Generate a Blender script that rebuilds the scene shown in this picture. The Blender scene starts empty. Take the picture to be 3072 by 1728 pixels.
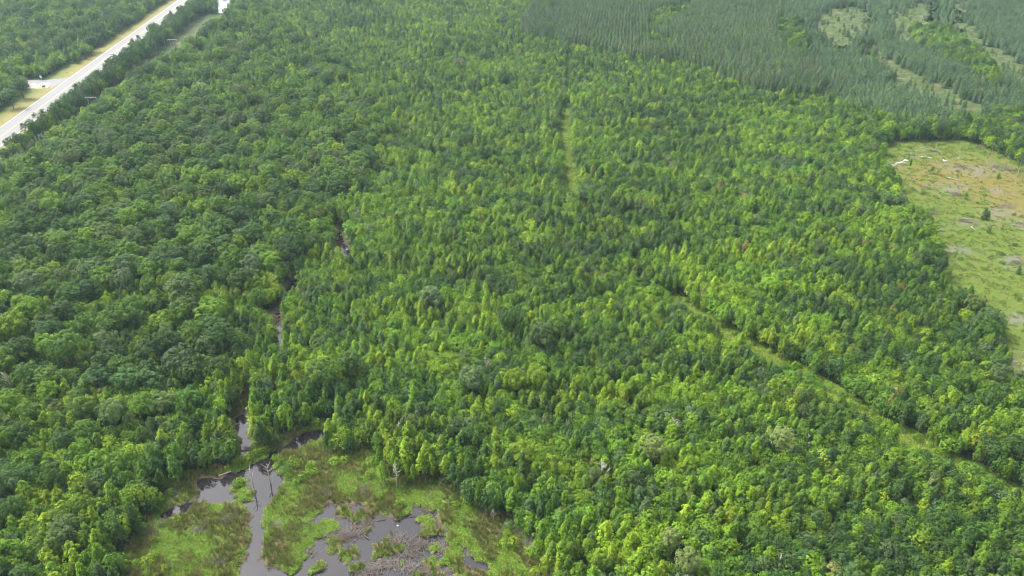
import bpy, math, random
import numpy as np
from mathutils import Vector

R = math.radians
rng = np.random.default_rng(11)
random.seed(5)
S = bpy.context.scene
C = S.collection

# ------------------------------------------------------------------ camera, sky, sun, exposure
CAM_H, PITCH, FPX = 118.0, R(29.7), 28.0 / 36.0 * 3072
cam = bpy.data.cameras.new('camera')
cam.lens = 28.0; cam.sensor_width = 36.0; cam.clip_start = 0.5; cam.clip_end = 12000
cam_o = bpy.data.objects.new('camera', cam); C.objects.link(cam_o)
cam_o.location = (0, 0, CAM_H); cam_o.rotation_euler = (R(90) - PITCH, 0, 0)
S.camera = cam_o

SUN_EL, SUN_AZ = R(56), R(-62)           # azimuth measured from +Y (away from the camera) towards +X
W = bpy.data.worlds.new('World'); S.world = W; W.use_nodes = True
wn = W.node_tree.nodes; wl = W.node_tree.links
bg = wn['Background']
sky = wn.new('ShaderNodeTexSky'); sky.sky_type = 'NISHITA'; sky.sun_disc = False
sky.sun_elevation = SUN_EL; sky.sun_rotation = SUN_AZ
sky.air_density = 1.0; sky.dust_density = 5.0; sky.ozone_density = 1.0
hs = wn.new('ShaderNodeHueSaturation'); hs.inputs['Saturation'].default_value = 0.40
wl.new(sky.outputs[0], hs.inputs['Color']); wl.new(hs.outputs[0], bg.inputs['Color'])
bg.inputs['Strength'].default_value = 0.105

sun = bpy.data.lights.new('sun', 'SUN'); sun.energy = 1.5; sun.angle = R(16); sun.color = (1.0, 0.97, 0.91)
sun_o = bpy.data.objects.new('sun', sun); C.objects.link(sun_o)
sd_ = Vector((math.sin(SUN_AZ) * math.cos(SUN_EL), math.cos(SUN_AZ) * math.cos(SUN_EL), math.sin(SUN_EL)))
sun_o.rotation_euler = (-sd_).to_track_quat('-Z', 'Y').to_euler(); sun_o.location = sd_ * 400

S.view_settings.view_transform = 'Standard'; S.view_settings.look = 'None'
S.view_settings.gamma = 1.0; S.view_settings.use_curve_mapping = False
S.view_settings.exposure = 2.3
S.render.engine = 'CYCLES'
cy = S.cycles
cy.use_denoising = True; cy.max_bounces = 6; cy.diffuse_bounces = 2; cy.glossy_bounces = 2
cy.transmission_bounces = 3; cy.volume_bounces = 1; cy.transparent_max_bounces = 4
cy.use_adaptive_sampling = False
cy.pixel_filter_type = 'BLACKMAN_HARRIS'; cy.filter_width = 1.0

# ------------------------------------------------------------------ photo pixel <-> ground
sp, cp = math.sin(PITCH), math.cos(PITCH)
def G(px, py, z=0.0):
    """point at height z under photo pixel (3072 x 1728)"""
    u = (np.asarray(px, float) - 1536) / FPX; v = -(np.asarray(py, float) - 864) / FPX
    up = -sp + cp * v; fw = cp + sp * v
    t = (z - CAM_H) / up
    return np.stack([u * t, fw * t], -1)
def PX(x, y, z=0.0):
    x = np.asarray(x, float); y = np.asarray(y, float); dz = z - CAM_H
    d = y * cp - dz * sp; vv = y * sp + dz * cp
    d = np.maximum(d, 1e-3)
    return np.stack([1536 + FPX * x / d, 864 - FPX * vv / d], -1), FPX / d
def gpoly(pts): return G([p[0] for p in pts], [p[1] for p in pts])
def inside(P, poly):
    x, y = P[:, 0], P[:, 1]; r = np.zeros(len(P), bool); n = len(poly); j = n - 1
    for i in range(n):
        xi, yi = poly[i]; xj, yj = poly[j]
        if yi != yj:
            r ^= ((yi > y) != (yj > y)) & (x < (xj - xi) * (y - yi) / (yj - yi) + xi)
        j = i
    return r
def segdist(P, pts, closed=True):
    d = np.full(len(P), 1e9); n = len(pts)
    for i in range(n if closed else n - 1):
        a = np.asarray(pts[i], float); b = np.asarray(pts[(i + 1) % n], float); ab = b - a
        t = np.clip(((P - a) @ ab) / max(ab @ ab, 1e-9), 0, 1)
        d = np.minimum(d, np.linalg.norm(P - (a + t[:, None] * ab), axis=1))
    return d
def sdist(P, poly):
    d = segdist(P, poly); return np.where(inside(P, poly), -d, d)   # negative inside
def wave_noise(seed, scale, n=9):
    r = np.random.default_rng(seed); a = r.uniform(0, 2 * np.pi, n); f = r.uniform(.5, 1.7, n) / scale; ph = r.uniform(0, 7, n)
    def fn(P):
        s = 0
        for k in range(n):
            s = s + np.sin((P[:, 0] * np.cos(a[k]) + P[:, 1] * np.sin(a[k])) * f[k] * 2 * np.pi + ph[k])
        return s / math.sqrt(n / 2)
    return fn
n_big = wave_noise(1, 90); n_mid = wave_noise(2, 28); n_small = wave_noise(3, 7, 14); n_fine = wave_noise(4, 2.6, 16)

# ------------------------------------------------------------------ layout traced on the photograph (pixels of the ground)
P_ROAD_L = G(0, 382), G(529, 4)
rd = P_ROAD_L[1] - P_ROAD_L[0]; rd = rd / np.linalg.norm(rd); rn = np.array([rd[1], -rd[0]])     # rn points to the camera's right
ROAD_O = P_ROAD_L[0]; ROAD_W = 12.5
def road_uv(P): q = P - ROAD_O; return q @ rd, q @ rn          # along, offset from the pavement's left edge
STRIP_A, STRIP_B = G(0, 538), G(640, 52)
SIDE_A, SIDE_B = G(-420, 246), G(190, 246)
POND_FAR = gpoly([(648, -30), (735, -30), (722, 4), (702, 20), (680, 40), (656, 40)])
CLEAR = gpoly([(2668, 432), (2800, 424), (2900, 426), (2950, 440), (2995, 470), (3072, 498), (3330, 560), (3400, 1250), (3072, 1190), (3010, 1150),
               (3008, 1040), (2975, 990), (2905, 930), (2850, 890), (2815, 800), (2800, 745), (2770, 700), (2738, 655), (2700, 620), (2695, 575), (2660, 520), (2640, 470)])
TRAIL = [(1712, 150), (1704, 225), (1700, 330), (1697, 420), (1702, 500), (1722, 590), (1790, 680), (1900, 800), (2020, 905), (2190, 1022), (2330, 1095), (2440, 1165), (2560, 1240), (2700, 1325), (2890, 1425), (3200, 1590)]
TRAIL_G = G([p[0] for p in TRAIL], [p[1] for p in TRAIL])
CREEK = [(1000, 1293), (910, 1325), (830, 1362), (740, 1372), (735, 1300), (728, 1245), (748, 1200), (765, 1150), (800, 1100), (845, 1040), (838, 985), (832, 940), (862, 880), (872, 830), (900, 770), (985, 800), (1036, 765), (1026, 715), (1030, 680)]
CREEK_UP = [(728, 1245), (745, 1204), (765, 1150), (800, 1105), (845, 1040), (838, 985), (832, 940), (860, 880), (880, 830), (960, 800), (1036, 765), (1026, 715), (1032, 676), (1060, 600)]
CREEK_G = G([p[0] for p in CREEK_UP], [p[1] for p in CREEK_UP])
MARSH = gpoly([(360, 1830), (380, 1728), (391, 1655), (415, 1620), (447, 1581), (470, 1545), (492, 1508), (539, 1466), (578, 1434), (642, 1424), (701, 1408),
               (725, 1388), (716, 1330), (692, 1287), (698, 1248), (722, 1222), (739, 1200), (760, 1200), (757, 1251), (753, 1291), (760, 1340), (775, 1362), (813, 1348), (888, 1308), (930, 1286), (1005, 1272),
               (1000, 1305), (976, 1312), (950, 1335), (979, 1366), (1031, 1378), (1091, 1358), (1123, 1342), (1146, 1430), (1186, 1458), (1278, 1448), (1329, 1454), (1341, 1494), (1397, 1512),
               (1456, 1552), (1520, 1570), (1552, 1606), (1607, 1668), (1631, 1712), (1640, 1740), (1660, 1830)])
W_MAIN = gpoly([(475, 1550), (507, 1520), (562, 1500), (586, 1488), (584, 1462), (578, 1436), (642, 1432), (701, 1416), (745, 1396), (813, 1356), (888, 1312), (930, 1290), (1003, 1276), (998, 1300), (950, 1318), (896, 1348), (833, 1374),
                (829, 1410), (852, 1430), (848, 1466), (821, 1502), (797, 1534), (793, 1581), (789, 1629), (785, 1669), (813, 1700), (870, 1706), (930, 1690), (960, 1720), (950, 1850), (680, 1850), (722, 1728), (737, 1677),
                (749, 1629), (749, 1549), (729, 1512), (682, 1512), (618, 1500), (546, 1541), (515, 1561), (491, 1556)])
W_CREEK = gpoly([(739, 1200), (757, 1200), (754, 1251), (750, 1291), (754, 1331), (757, 1367), (722, 1380), (720, 1323), (698, 1285), (702, 1251), (727, 1227)])
W_POND = gpoly([(952, 1534), (985, 1515), (1019, 1502), (1107, 1514), (1115, 1542), (1154, 1546), (1226, 1538), (1234, 1518), (1274, 1502), (1309, 1534), (1337, 1577), (1357, 1629), (1357, 1669), (1369, 1728), (1385, 1850), (880, 1850), (930, 1700), (900, 1712), (860, 1712), (918, 1672), (942, 1629)])
W_SLIT = gpoly([(1374, 1636), (1401, 1646), (1417, 1689), (1464, 1690), (1455, 1710), (1405, 1712), (1381, 1677)])
W_POOLS = [gpoly([(1012, 700), (1030, 690), (1038, 730), (1056, 752), (1048, 790), (1020, 790), (1018, 740)]),
           gpoly([(822, 940), (840, 932), (846, 975), (854, 1012), (852, 1050), (832, 1050), (836, 1000)]),
           gpoly([(882, 836), (860, 862), (850, 890), (862, 900), (884, 872), (904, 838)])]
ISLES = [gpoly(q) for q in ([(697, 1450), (733, 1444), (738, 1462), (704, 1474)], [(708, 1478), (748, 1472), (752, 1500), (716, 1508)], [(984, 1621), (1010, 1612), (1030, 1630), (1020, 1655), (990, 1652)],
         [(1008, 1516), (1050, 1512), (1058, 1540), (1020, 1552)], [(1122, 1640), (1160, 1632), (1185, 1655), (1175, 1672), (1130, 1668)], [(1255, 1548), (1290, 1540), (1304, 1570), (1296, 1592), (1262, 1584)],
         [(1275, 1680), (1305, 1672), (1322, 1695), (1308, 1712), (1280, 1708)], [(960, 1560), (1000, 1556), (1012, 1576), (970, 1584)], [(1060, 1545), (1095, 1540), (1108, 1560), (1070, 1566)],
         [(1020, 1660), (1065, 1640), (1075, 1668), (1035, 1690)], [(1330, 1640), (1380, 1650), (1372, 1690), (1340, 1700)])]
PINES_A = gpoly([(1560, 123), (1715, 159), (1814, 179), (1933, 199), (2033, 205), (2132, 238), (2212, 274), (2304, 302), (2443, 314), (2475, 274), (2440, 235), (2400, 200), (2350, 110), (2340, 40), (2330, -90), (1660, -90), (1610, 30), (1565, 90)])
PINES_B = gpoly([(2443, 314), (2475, 274), (2400, 200), (2350, 110), (2340, 40), (2330, -90), (3500, -90), (3500, 350), (3060, 345), (2930, 366), (2801, 388), (2700, 380), (2582, 352)])
OPEN_B = [gpoly(q) for q in ([(2455, 52), (2511, 32), (2558, 24), (2606, 36), (2608, 105), (2558, 112), (2548, 135), (2530, 160), (2495, 145), (2472, 105)],
          [(2658, 32), (2701, 44), (2741, 24), (2781, 12), (2813, 16), (2806, 92), (2781, 116), (2741, 134), (2705, 140), (2690, 90)],
          [(2849, 20), (2888, 10), (2894, 70), (2926, 109), (2958, 137), (3014, 165), (3051, 197), (3090, 222), (3090, 256), (3039, 230), (2980, 202), (2938, 174), (2898, 146), (2856, 112), (2847, 60)],
          [(2588, 145), (2612, 145), (2636, 177), (2684, 197), (2719, 221), (2751, 233), (2843, 280), (2902, 316), (2945, 348), (2935, 368), (2876, 346), (2846, 310), (2770, 302), (2720, 280), (2703, 262), (2706, 246), (2680, 222), (2628, 206), (2594, 180)])]
HARD_IN = [gpoly(q) for q in ([(1950, 60), (2010, 40), (2075, 28), (2060, 66), (1995, 98), (1973, 126), (1945, 120)], [(1922, 118), (1990, 134), (2024, 168), (1955, 172)], [(1628, 30), (1690, 40), (1688, 60), (1630, 55)],
           [(2721, 95), (2813, 95), (2880, 131), (2940, 175), (2988, 227), (2980, 280), (2940, 245), (2880, 205), (2801, 165), (2741, 140)], [(2328, 75), (2395, 79), (2423, 131), (2399, 205), (2356, 180), (2324, 125)])]
ORANGE = gpoly([(2728, 500), (2740, 484), (2880, 474), (2960, 480), (3080, 515), (3330, 560), (3330, 690), (3010, 660), (2915, 590), (2830, 565), (2740, 565), (2718, 530)])
WEST = gpoly([(-900, 1990), (360, 1990), (380, 1728), (475, 1550), (578, 1438), (701, 1410), (712, 1330), (720, 1225), (760, 1130), (840, 1040), (828, 940), (870, 850), (960, 790), (1022, 700), (1110, 560), (1180, 430), (1150, 330), (1000, 200), (850, 100), (690, -90), (-1200, -90)])
TREES_ROAD = 0

n_isle = wave_noise(41, 5.5, 14)
def land_edge(P):
    e = water_sd(P) + .40 * n_small(P) + .28 * n_fine(P)
    return e + np.where(sdist(P, W_POND) < -.3, np.clip(n_isle(P) - .55, 0, 1.2) * 2.6, 0)
def water_sd(P):
    d = np.full(len(P), 1e9)
    for w in [W_MAIN, W_CREEK, W_POND, W_SLIT] + W_POOLS: d = np.minimum(d, sdist(P, w))
    for i in ISLES: d = np.maximum(d, -sdist(P, i))
    return d

# ------------------------------------------------------------------ materials
MATS = {}
def nt(name):
    m = bpy.data.materials.new(name); m.use_nodes = True; t = m.node_tree; t.nodes.clear()
    o = t.nodes.new('ShaderNodeOutputMaterial'); MATS[name] = m
    return m, t, o
def N(t, typ, **kw):
    n = t.nodes.new(typ)
    for k, v in kw.items(): setattr(n, k, v)
    return n
def noise(t, scale, detail=4, rough=.6, vec=None):
    n = N(t, 'ShaderNodeTexNoise'); n.inputs['Scale'].default_value = scale; n.inputs['Detail'].default_value = detail; n.inputs['Roughness'].default_value = rough
    if vec is None:
        g = N(t, 'ShaderNodeNewGeometry'); vec = g.outputs['Position']
    t.links.new(vec, n.inputs['Vector']); return n.outputs['Fac']
def ramp(t, fac, stops):
    r = N(t, 'ShaderNodeValToRGB'); e = r.color_ramp.elements
    while len(e) < len(stops): e.new(.5)
    for k, (p, c) in enumerate(stops):
        e[k].position = p; e[k].color = tuple(c) + (1,) if len(c) == 3 else c
    t.links.new(fac, r.inputs['Fac']); return r.outputs['Color']
def mixc(t, fac, a, b, mode='MIX'):
    m = N(t, 'ShaderNodeMix', data_type='RGBA', blend_type=mode)
    for s, v in ((m.inputs[0], fac), (m.inputs[6], a), (m.inputs[7], b)):
        if isinstance(v, (int, float)): s.default_value = v
        elif isinstance(v, tuple): s.default_value = v + (1,)
        else: t.links.new(v, s)
    return m.outputs[2]
def mathn(t, op, a, b=0.0, clamp=False):
    m = N(t, 'ShaderNodeMath', operation=op, use_clamp=clamp)
    for s, v in ((m.inputs[0], a), (m.inputs[1], b)):
        if isinstance(v, (int, float)): s.default_value = v
        else: t.links.new(v, s)
    return m.outputs[0]
def attr(t, name, typ='GEOMETRY'):
    a = N(t, 'ShaderNodeAttribute', attribute_type=typ, attribute_name=name); return a
def principled(t, o, col, rough=.8, spec=.3, bump=None, bdist=.05, bstr=.5):
    p = N(t, 'ShaderNodeBsdfPrincipled')
    if isinstance(col, tuple): p.inputs['Base Color'].default_value = col + (1,)
    else: t.links.new(col, p.inputs['Base Color'])
    p.inputs['Roughness'].default_value = rough; p.inputs['Specular IOR Level'].default_value = spec
    if bump is not None:
        b = N(t, 'ShaderNodeBump'); b.inputs['Strength'].default_value = bstr; b.inputs['Distance'].default_value = bdist
        t.links.new(bump, b.inputs['Height']); t.links.new(b.outputs[0], p.inputs['Normal'])
    t.links.new(p.outputs[0], o.inputs['Surface']); return p

def mat_leaf():
    m, t, o = nt('foliage')
    tint = attr(t, 'tint', 'INSTANCER').outputs['Color']; v = attr(t, 'leaf').outputs['Fac']
    val = mathn(t, 'MULTIPLY_ADD', v, .8); val.node.inputs[2].default_value = .62
    hsv = N(t, 'ShaderNodeHueSaturation'); t.links.new(tint, hsv.inputs['Color']); t.links.new(val, hsv.inputs['Value'])
    hue = mathn(t, 'MULTIPLY_ADD', v, -.026); hue.node.inputs[2].default_value = .506; t.links.new(hue, hsv.inputs['Hue'])
    col = hsv.outputs[0]
    p = N(t, 'ShaderNodeBsdfPrincipled'); t.links.new(col, p.inputs['Base Color']); p.inputs['Roughness'].default_value = .6; p.inputs['Specular IOR Level'].default_value = .14
    tr = N(t, 'ShaderNodeBsdfTranslucent'); t.links.new(mixc(t, .35, col, (.10, .22, .015)), tr.inputs['Color'])
    mx = N(t, 'ShaderNodeMixShader'); mx.inputs[0].default_value = .22
    t.links.new(p.outputs[0], mx.inputs[1]); t.links.new(tr.outputs[0], mx.inputs[2]); t.links.new(mx.outputs[0], o.inputs['Surface'])
    return m
M_LEAF = mat_leaf()
def simple(name, stops, scale, rough=.85, bump=True, spec=.25, detail=5):
    m, t, o = nt(name); f = noise(t, scale, detail); principled(t, o, ramp(t, f, stops), rough, spec, f if bump else None, .04); return m
M_BARK = simple('bark', [(.3, (.07, .052, .04)), (.7, (.16, .13, .105))], 3.0)
M_PBARK = simple('pine_bark', [(.3, (.15, .12, .09)), (.7, (.36, .30, .23))], 3.0)
M_DEAD = simple('dead_wood', [(.3, (.17, .145, .125)), (.7, (.42, .38, .34))], 2.2)
M_BRUSH = simple('brush_wood', [(.3, (.075, .060, .050)), (.7, (.20, .17, .145))], 1.7)
M_WET = simple('wet_wood', [(.3, (.02, .014, .01)), (.7, (.07, .05, .035))], 2.2, .5)
M_ROCK = simple('white_rock', [(.3, (.20, .17, .14)), (.7, (.38, .35, .31))], 1.6)
M_GREYROCK = simple('mound_soil', [(.3, (.03, .022, .016)), (.7, (.08, .055, .04))], 1.6)
M_CONC = None
def mat_ground():
    m, t, o = nt('forest_floor')
    a = noise(t, .35, 6); b = noise(t, 2.2, 6, .7)
    litter = ramp(t, b, [(.25, (.018, .016, .009)), (.55, (.042, .036, .018)), (.8, (.065, .055, .028))])
    green = ramp(t, b, [(.25, (.015, .035, .01)), (.75, (.05, .085, .02))])
    base = mixc(t, ramp(t, a, [(.36, (0, 0, 0)), (.5, (1, 1, 1))]), litter, green)
    # marsh
    weed = ramp(t, b, [(.2, (.045, .082, .010)), (.5, (.095, .16, .019)), (.8, (.145, .205, .034))])
    dry = ramp(t, b, [(.2, (.04, .034, .016)), (.5, (.095, .083, .036)), (.8, (.16, .138, .066))])
    mud = ramp(t, b, [(.2, (.02, .014, .012)), (.7, (.085, .062, .05))])
    ms = mixc(t, attr(t, 'dry').outputs['Fac'], weed, dry)
    ms = mixc(t, attr(t, 'mud').outputs['Fac'], ms, mud)
    col = mixc(t, attr(t, 'marsh').outputs['Fac'], base, ms)
    principled(t, o, col, .95, .1, b, .12, .6); return m
M_GROUND = mat_ground()
def mat_clear():
    m, t, o = nt('clearing_soil')
    b = noise(t, 1.1, 6, .7); c = noise(t, .25, 5)
    grass = ramp(t, b, [(.2, (.026, .046, .007)), (.5, (.060, .090, .012)), (.8, (.10, .118, .026))])
    soil = ramp(t, b, [(.2, (.05, .042, .011)), (.5, (.105, .082, .023)), (.8, (.145, .115, .045))])
    bare = ramp(t, b, [(.2, (.05, .044, .04)), (.5, (.10, .09, .082)), (.8, (.16, .145, .135))])
    of = mathn(t, 'ADD', attr(t, 'orange').outputs['Fac'], mathn(t, 'MULTIPLY_ADD', c, 1.4)); of.node.inputs[1].links[0].from_node.inputs[2].default_value = -.7
    of = mathn(t, 'MULTIPLY', of, 1.0, True)
    col = mixc(t, of, grass, soil); col = mixc(t, attr(t, 'bare').outputs['Fac'], col, bare)
    principled(t, o, col, .95, .1, b, .2, .6); return m
M_CLEAR = mat_clear()
M_TRAIL = simple('trail_grass', [(.25, (.035, .065, .008)), (.5, (.07, .12, .014)), (.8, (.11, .15, .024))], .9, .95, True, .1)
M_VERGE = None
def mat_verge():
    m, t, o = nt('verge_grass'); b = noise(t, .8, 6, .7); c = noise(t, .12, 4)
    dry = ramp(t, b, [(.2, (.095, .08, .03)), (.6, (.165, .145, .055)), (.9, (.19, .165, .08))])
    gr = ramp(t, b, [(.2, (.035, .06, .012)), (.7, (.085, .12, .028))])
    f = mathn(t, 'ADD', attr(t, 'green').outputs['Fac'], mathn(t, 'MULTIPLY_ADD', c, .8)); f.node.inputs[1].links[0].from_node.inputs[2].default_value = -.4
    principled(t, o, mixc(t, mathn(t, 'MULTIPLY', f, 1.0, True), dry, gr), .95, .1, b, .1); return m
M_VERGE = mat_verge()
M_OPEN = simple('dry_opening', [(.3, (.022, .038, .013)), (.48, (.038, .056, .018)), (.58, (.062, .070, .027)), (.72, (.10, .080, .045))], .16, .95, True, .1, 9)
def mat_road():
    m, t, o = nt('pavement'); b = noise(t, .6, 6); c = noise(t, 8, 4)
    col = mixc(t, .5, ramp(t, b, [(.3, (.10, .099, .098)), (.7, (.145, .143, .142))]), ramp(t, c, [(.3, (.12, .119, .118)), (.7, (.155, .153, .152))]))
    principled(t, o, col, .8, .3); return m
M_ROAD = mat_road()
def flat(name, col, rough=.5, metal=0., spec=.4):
    m, t, o = nt(name); f = noise(t, 6, 4); c2 = tuple(x * .8 for x in col)
    p = principled(t, o, ramp(t, f, [(.3, c2), (.7, col)]), rough, spec); p.inputs['Metallic'].default_value = metal; return m
M_LINE = flat('road_paint', (.75, .75, .72)); M_YLINE = flat('yellow_paint', (.7, .5, .08))
def mat_water(name, col, rough=.03, ior=1.45, bs=.06):
    m, t, o = nt(name); b = noise(t, 1.4, 3); c = noise(t, .22, 4)
    cc = ramp(t, c, [(.35, tuple(x * .75 for x in col)), (.65, col)])
    p = principled(t, o, cc, rough, .5, b, .02, bs); p.inputs['IOR'].default_value = ior; return m
M_WATER = mat_water('swamp_water', (.014, .012, .013), .04, 1.50, .08)
M_LAKE = mat_water('lake_water', (.10, .11, .12), .08, 1.5)

# ------------------------------------------------------------------ mesh helpers
def mesh_np(name, V, F, mat=None, attrs=None, mats=None, midx=None, smooth=False):
    """F: (n,k) int array or list of tuples"""
    me = bpy.data.meshes.new(name); V = np.asarray(V, np.float32)
    if isinstance(F, np.ndarray):
        k = F.shape[1]; ls = np.arange(len(F)) * k; lt = np.full(len(F), k); li = F.ravel()
    else:
        lt = np.array([len(f) for f in F]); ls = np.concatenate([[0], np.cumsum(lt)[:-1]]); li = np.concatenate([np.asarray(f) for f in F])
    me.vertices.add(len(V)); me.vertices.foreach_set('co', V.ravel())
    me.loops.add(len(li)); me.loops.foreach_set('vertex_index', li.astype(np.int32))
    me.polygons.add(len(lt)); me.polygons.foreach_set('loop_start', ls.astype(np.int32)); me.polygons.foreach_set('loop_total', lt.astype(np.int32))
    if midx is not None: me.polygons.foreach_set('material_index', np.asarray(midx, np.int32))
    me.polygons.foreach_set('use_smooth', np.full(len(lt), smooth, bool))
    for m in (mats or ([mat] if mat else [])): me.materials.append(m)
    for an, av in (attrs or {}).items():
        a = me.attributes.new(an, 'FLOAT', 'POINT'); a.data.foreach_set('value', np.asarray(av, np.float32))
    me.update(calc_edges=True); return me
class MB:
    def __init__(s): s.V = []; s.F = []
    def add(s, V, F):
        n = len(s.V); s.V += [tuple(map(float, v)) for v in V]; s.F += [tuple(int(i) + n for i in f) for f in F]
    def tube(s, pts, rad, sides=6, cap=True):
        pts = [np.asarray(p, float) for p in pts]; V = []; F = []; k = len(pts)
        for i, p in enumerate(pts):
            d = pts[min(i + 1, k - 1)] - pts[max(i - 1, 0)]; d = d / (np.linalg.norm(d) + 1e-9)
            a = np.cross(d, (0, 0, 1) if abs(d[2]) < .9 else (1, 0, 0)); a /= np.linalg.norm(a); b = np.cross(d, a)
            for j in range(sides):
                an = 2 * np.pi * j / sides; V.append(p + rad[i] * (np.cos(an) * a + np.sin(an) * b))
        for i in range(k - 1):
            for j in range(sides): F.append((i * sides + j, i * sides + (j + 1) % sides, (i + 1) * sides + (j + 1) % sides, (i + 1) * sides + j))
        if cap: F.append(tuple(range(sides))[::-1]); F.append(tuple(range((k - 1) * sides, k * sides)))
        s.add(V, F)
    def box(s, c, d, rot=0., taper=1.):
        V = []
        for z in (-1, 1):
            q = taper if z > 0 else 1
            for x, y in ((-1, -1), (1, -1), (1, 1), (-1, 1)):
                X, Y = x * d[0] / 2 * q, y * d[1] / 2 * q; V.append((c[0] + X * math.cos(rot) - Y * math.sin(rot), c[1] + X * math.sin(rot) + Y * math.cos(rot), c[2] + z * d[2] / 2))
        s.add(V, [(3, 2, 1, 0), (4, 5, 6, 7), (0, 1, 5, 4), (1, 2, 6, 5), (2, 3, 7, 6), (3, 0, 4, 7)])
    def mesh(s, name, mat, smooth=False): return mesh_np(name, s.V, s.F, mat, smooth=smooth)
def link(name, data, parent=None, loc=(0, 0, 0), rz=0., sc=(1, 1, 1)):
    o = bpy.data.objects.new(name, data); o.location = loc; o.rotation_euler = (0, 0, rz); o.scale = sc; C.objects.link(o)
    if parent: o.parent = parent
    return o
def tag(o, label=None, cat=None, group=None, kind=None):
    for k, v in (('label', label), ('category', cat), ('group', group), ('kind', kind)):
        if v: o[k] = v
    return o

# ------------------------------------------------------------------ ground sheet (one mesh, fine over the marsh and the creek)
mb_ = np.array([MARSH.min(0), MARSH.max(0)]); cr_ = np.array([CREEK_G.min(0), CREEK_G.max(0)])
X0 = min(mb_[0, 0], cr_[0, 0]) - 6; X1 = max(mb_[1, 0], cr_[1, 0]) + 6; Y0 = mb_[0, 1] - 4; Y1 = G(1030, 640)[1] + 4
def axis(lo, hi, a, b, step):
    fine = np.arange(a, b, step)
    L = [a]; d = step
    while L[-1] > lo: d *= 1.6; L.append(L[-1] - d)
    Rr = [fine[-1]]; d = step
    while Rr[-1] < hi: d *= 1.6; Rr.append(Rr[-1] + d)
    return np.concatenate([np.array(L[1:])[::-1], fine, np.array(Rr[1:])])
xs = axis(-7000, 7000, X0, X1, .55); ys = axis(-600, 12000, Y0, Y1, .55)
GX, GY = np.meshgrid(xs, ys); P = np.stack([GX.ravel(), GY.ravel()], -1)
near = (P[:, 0] > X0) & (P[:, 0] < X1) & (P[:, 1] > Y0) & (P[:, 1] < Y1)
gz = np.zeros(len(P)); g_marsh = np.zeros(len(P)); g_dry = np.zeros(len(P)); g_mud = np.zeros(len(P))
Q = P[near]
wsd = water_sd(Q); msd = sdist(Q, MARSH); csd = segdist(Q, CREEK_G, False)
edge = land_edge(Q)
z = np.clip(edge * .28, -.55, .22) + np.where(edge > .5, .05 * n_fine(Q) + .06 * n_small(Q), 0)
fade = np.clip(1 - np.maximum(np.minimum(msd, np.minimum(csd - 4, wsd - 3)), 0) / 3, 0, 1)
gz[near] = z * fade
inm = np.clip(1 - (msd + .8 * n_small(Q)) / 1.6, 0, 1); g_marsh[near] = np.maximum(inm, np.clip(1 - (csd - 2.2 + .6 * n_small(Q)) / 1.2, 0, 1))
dn = wave_noise(21, 15)(Q) * .8 + .5 * n_small(Q)
g_dry[near] = np.clip(.58 + dn * .55, 0, 1); g_dry[near] = np.where(msd > 0, 1, g_dry[near])
g_mud[near] = np.clip(.9 - edge / .5, 0, 1) * .9 + np.clip(n_fine(Q) * .5 - .5 + .3 * dn, 0, .7); g_mud = np.clip(g_mud, 0, 1)
g_mud[near] = np.where((edge > 0) & (wsd < -.6) & (dn > -.4), np.maximum(g_mud[near], .75), g_mud[near])
g_mud[near] = np.where(csd < 2.5, np.maximum(g_mud[near], .45 * (msd > 0)), g_mud[near])
nx, ny = len(xs), len(ys); I = np.arange(nx * ny).reshape(ny, nx)
F = np.stack([I[:-1, :-1], I[:-1, 1:], I[1:, 1:], I[1:, :-1]], -1).reshape(-1, 4)
gme = mesh_np('ground', np.column_stack([P, gz]), F, M_GROUND, {'marsh': g_marsh, 'dry': g_dry, 'mud': g_mud}, smooth=True)
tag(link('ground', gme), 'brown and green forest floor under the trees and marsh', 'ground', kind='structure')
def ground_z(p):
    q = np.atleast_2d(p); i = np.clip(np.searchsorted(xs, q[:, 0]), 0, nx - 1); j = np.clip(np.searchsorted(ys, q[:, 1]), 0, ny - 1)
    return gz.reshape(ny, nx)[j, i]
WATER_Z = -.12
wv = [(X0 + 1, Y0 + .5), (X1 - 1, Y0 + .5), (X1 - 1, Y1 - 1), (X0 + 1, Y1 - 1)]
tag(link('water', mesh_np('water', [(a, b, WATER_Z) for a, b in wv], [(0, 1, 2, 3)], M_WATER)), 'still dark brown swamp water in creek and pond', 'water', kind='structure')

def sheet(name, poly, step, z, mat, fn=None, jit=.0, label=None, grow=0.):
    lo, hi = poly.min(0), poly.max(0)
    ax = np.arange(lo[0] - step, hi[0] + 2 * step, step); ay = np.arange(lo[1] - step, hi[1] + 2 * step, step)
    X, Y = np.meshgrid(ax, ay); q = np.stack([X.ravel(), Y.ravel()], -1)
    ins = (sdist(q, poly) + jit * n_small(q)).reshape(X.shape) < grow
    J = np.arange(X.size).reshape(X.shape)
    keep = ins[:-1, :-1] | ins[1:, 1:] | ins[:-1, 1:] | ins[1:, :-1]
    f = np.stack([J[:-1, :-1], J[:-1, 1:], J[1:, 1:], J[1:, :-1]], -1)[keep]
    used = np.unique(f); mp = np.full(X.size, -1); mp[used] = np.arange(len(used)); q = q[used]
    at = fn(q) if fn else None
    zz = z + .04 * (n_fine(q) + n_small(q)) * (step < 4)
    o = link(name, mesh_np(name, np.column_stack([q, zz]), mp[f], mat, at, smooth=True)); tag(o, label, None, kind='structure'); return o
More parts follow.
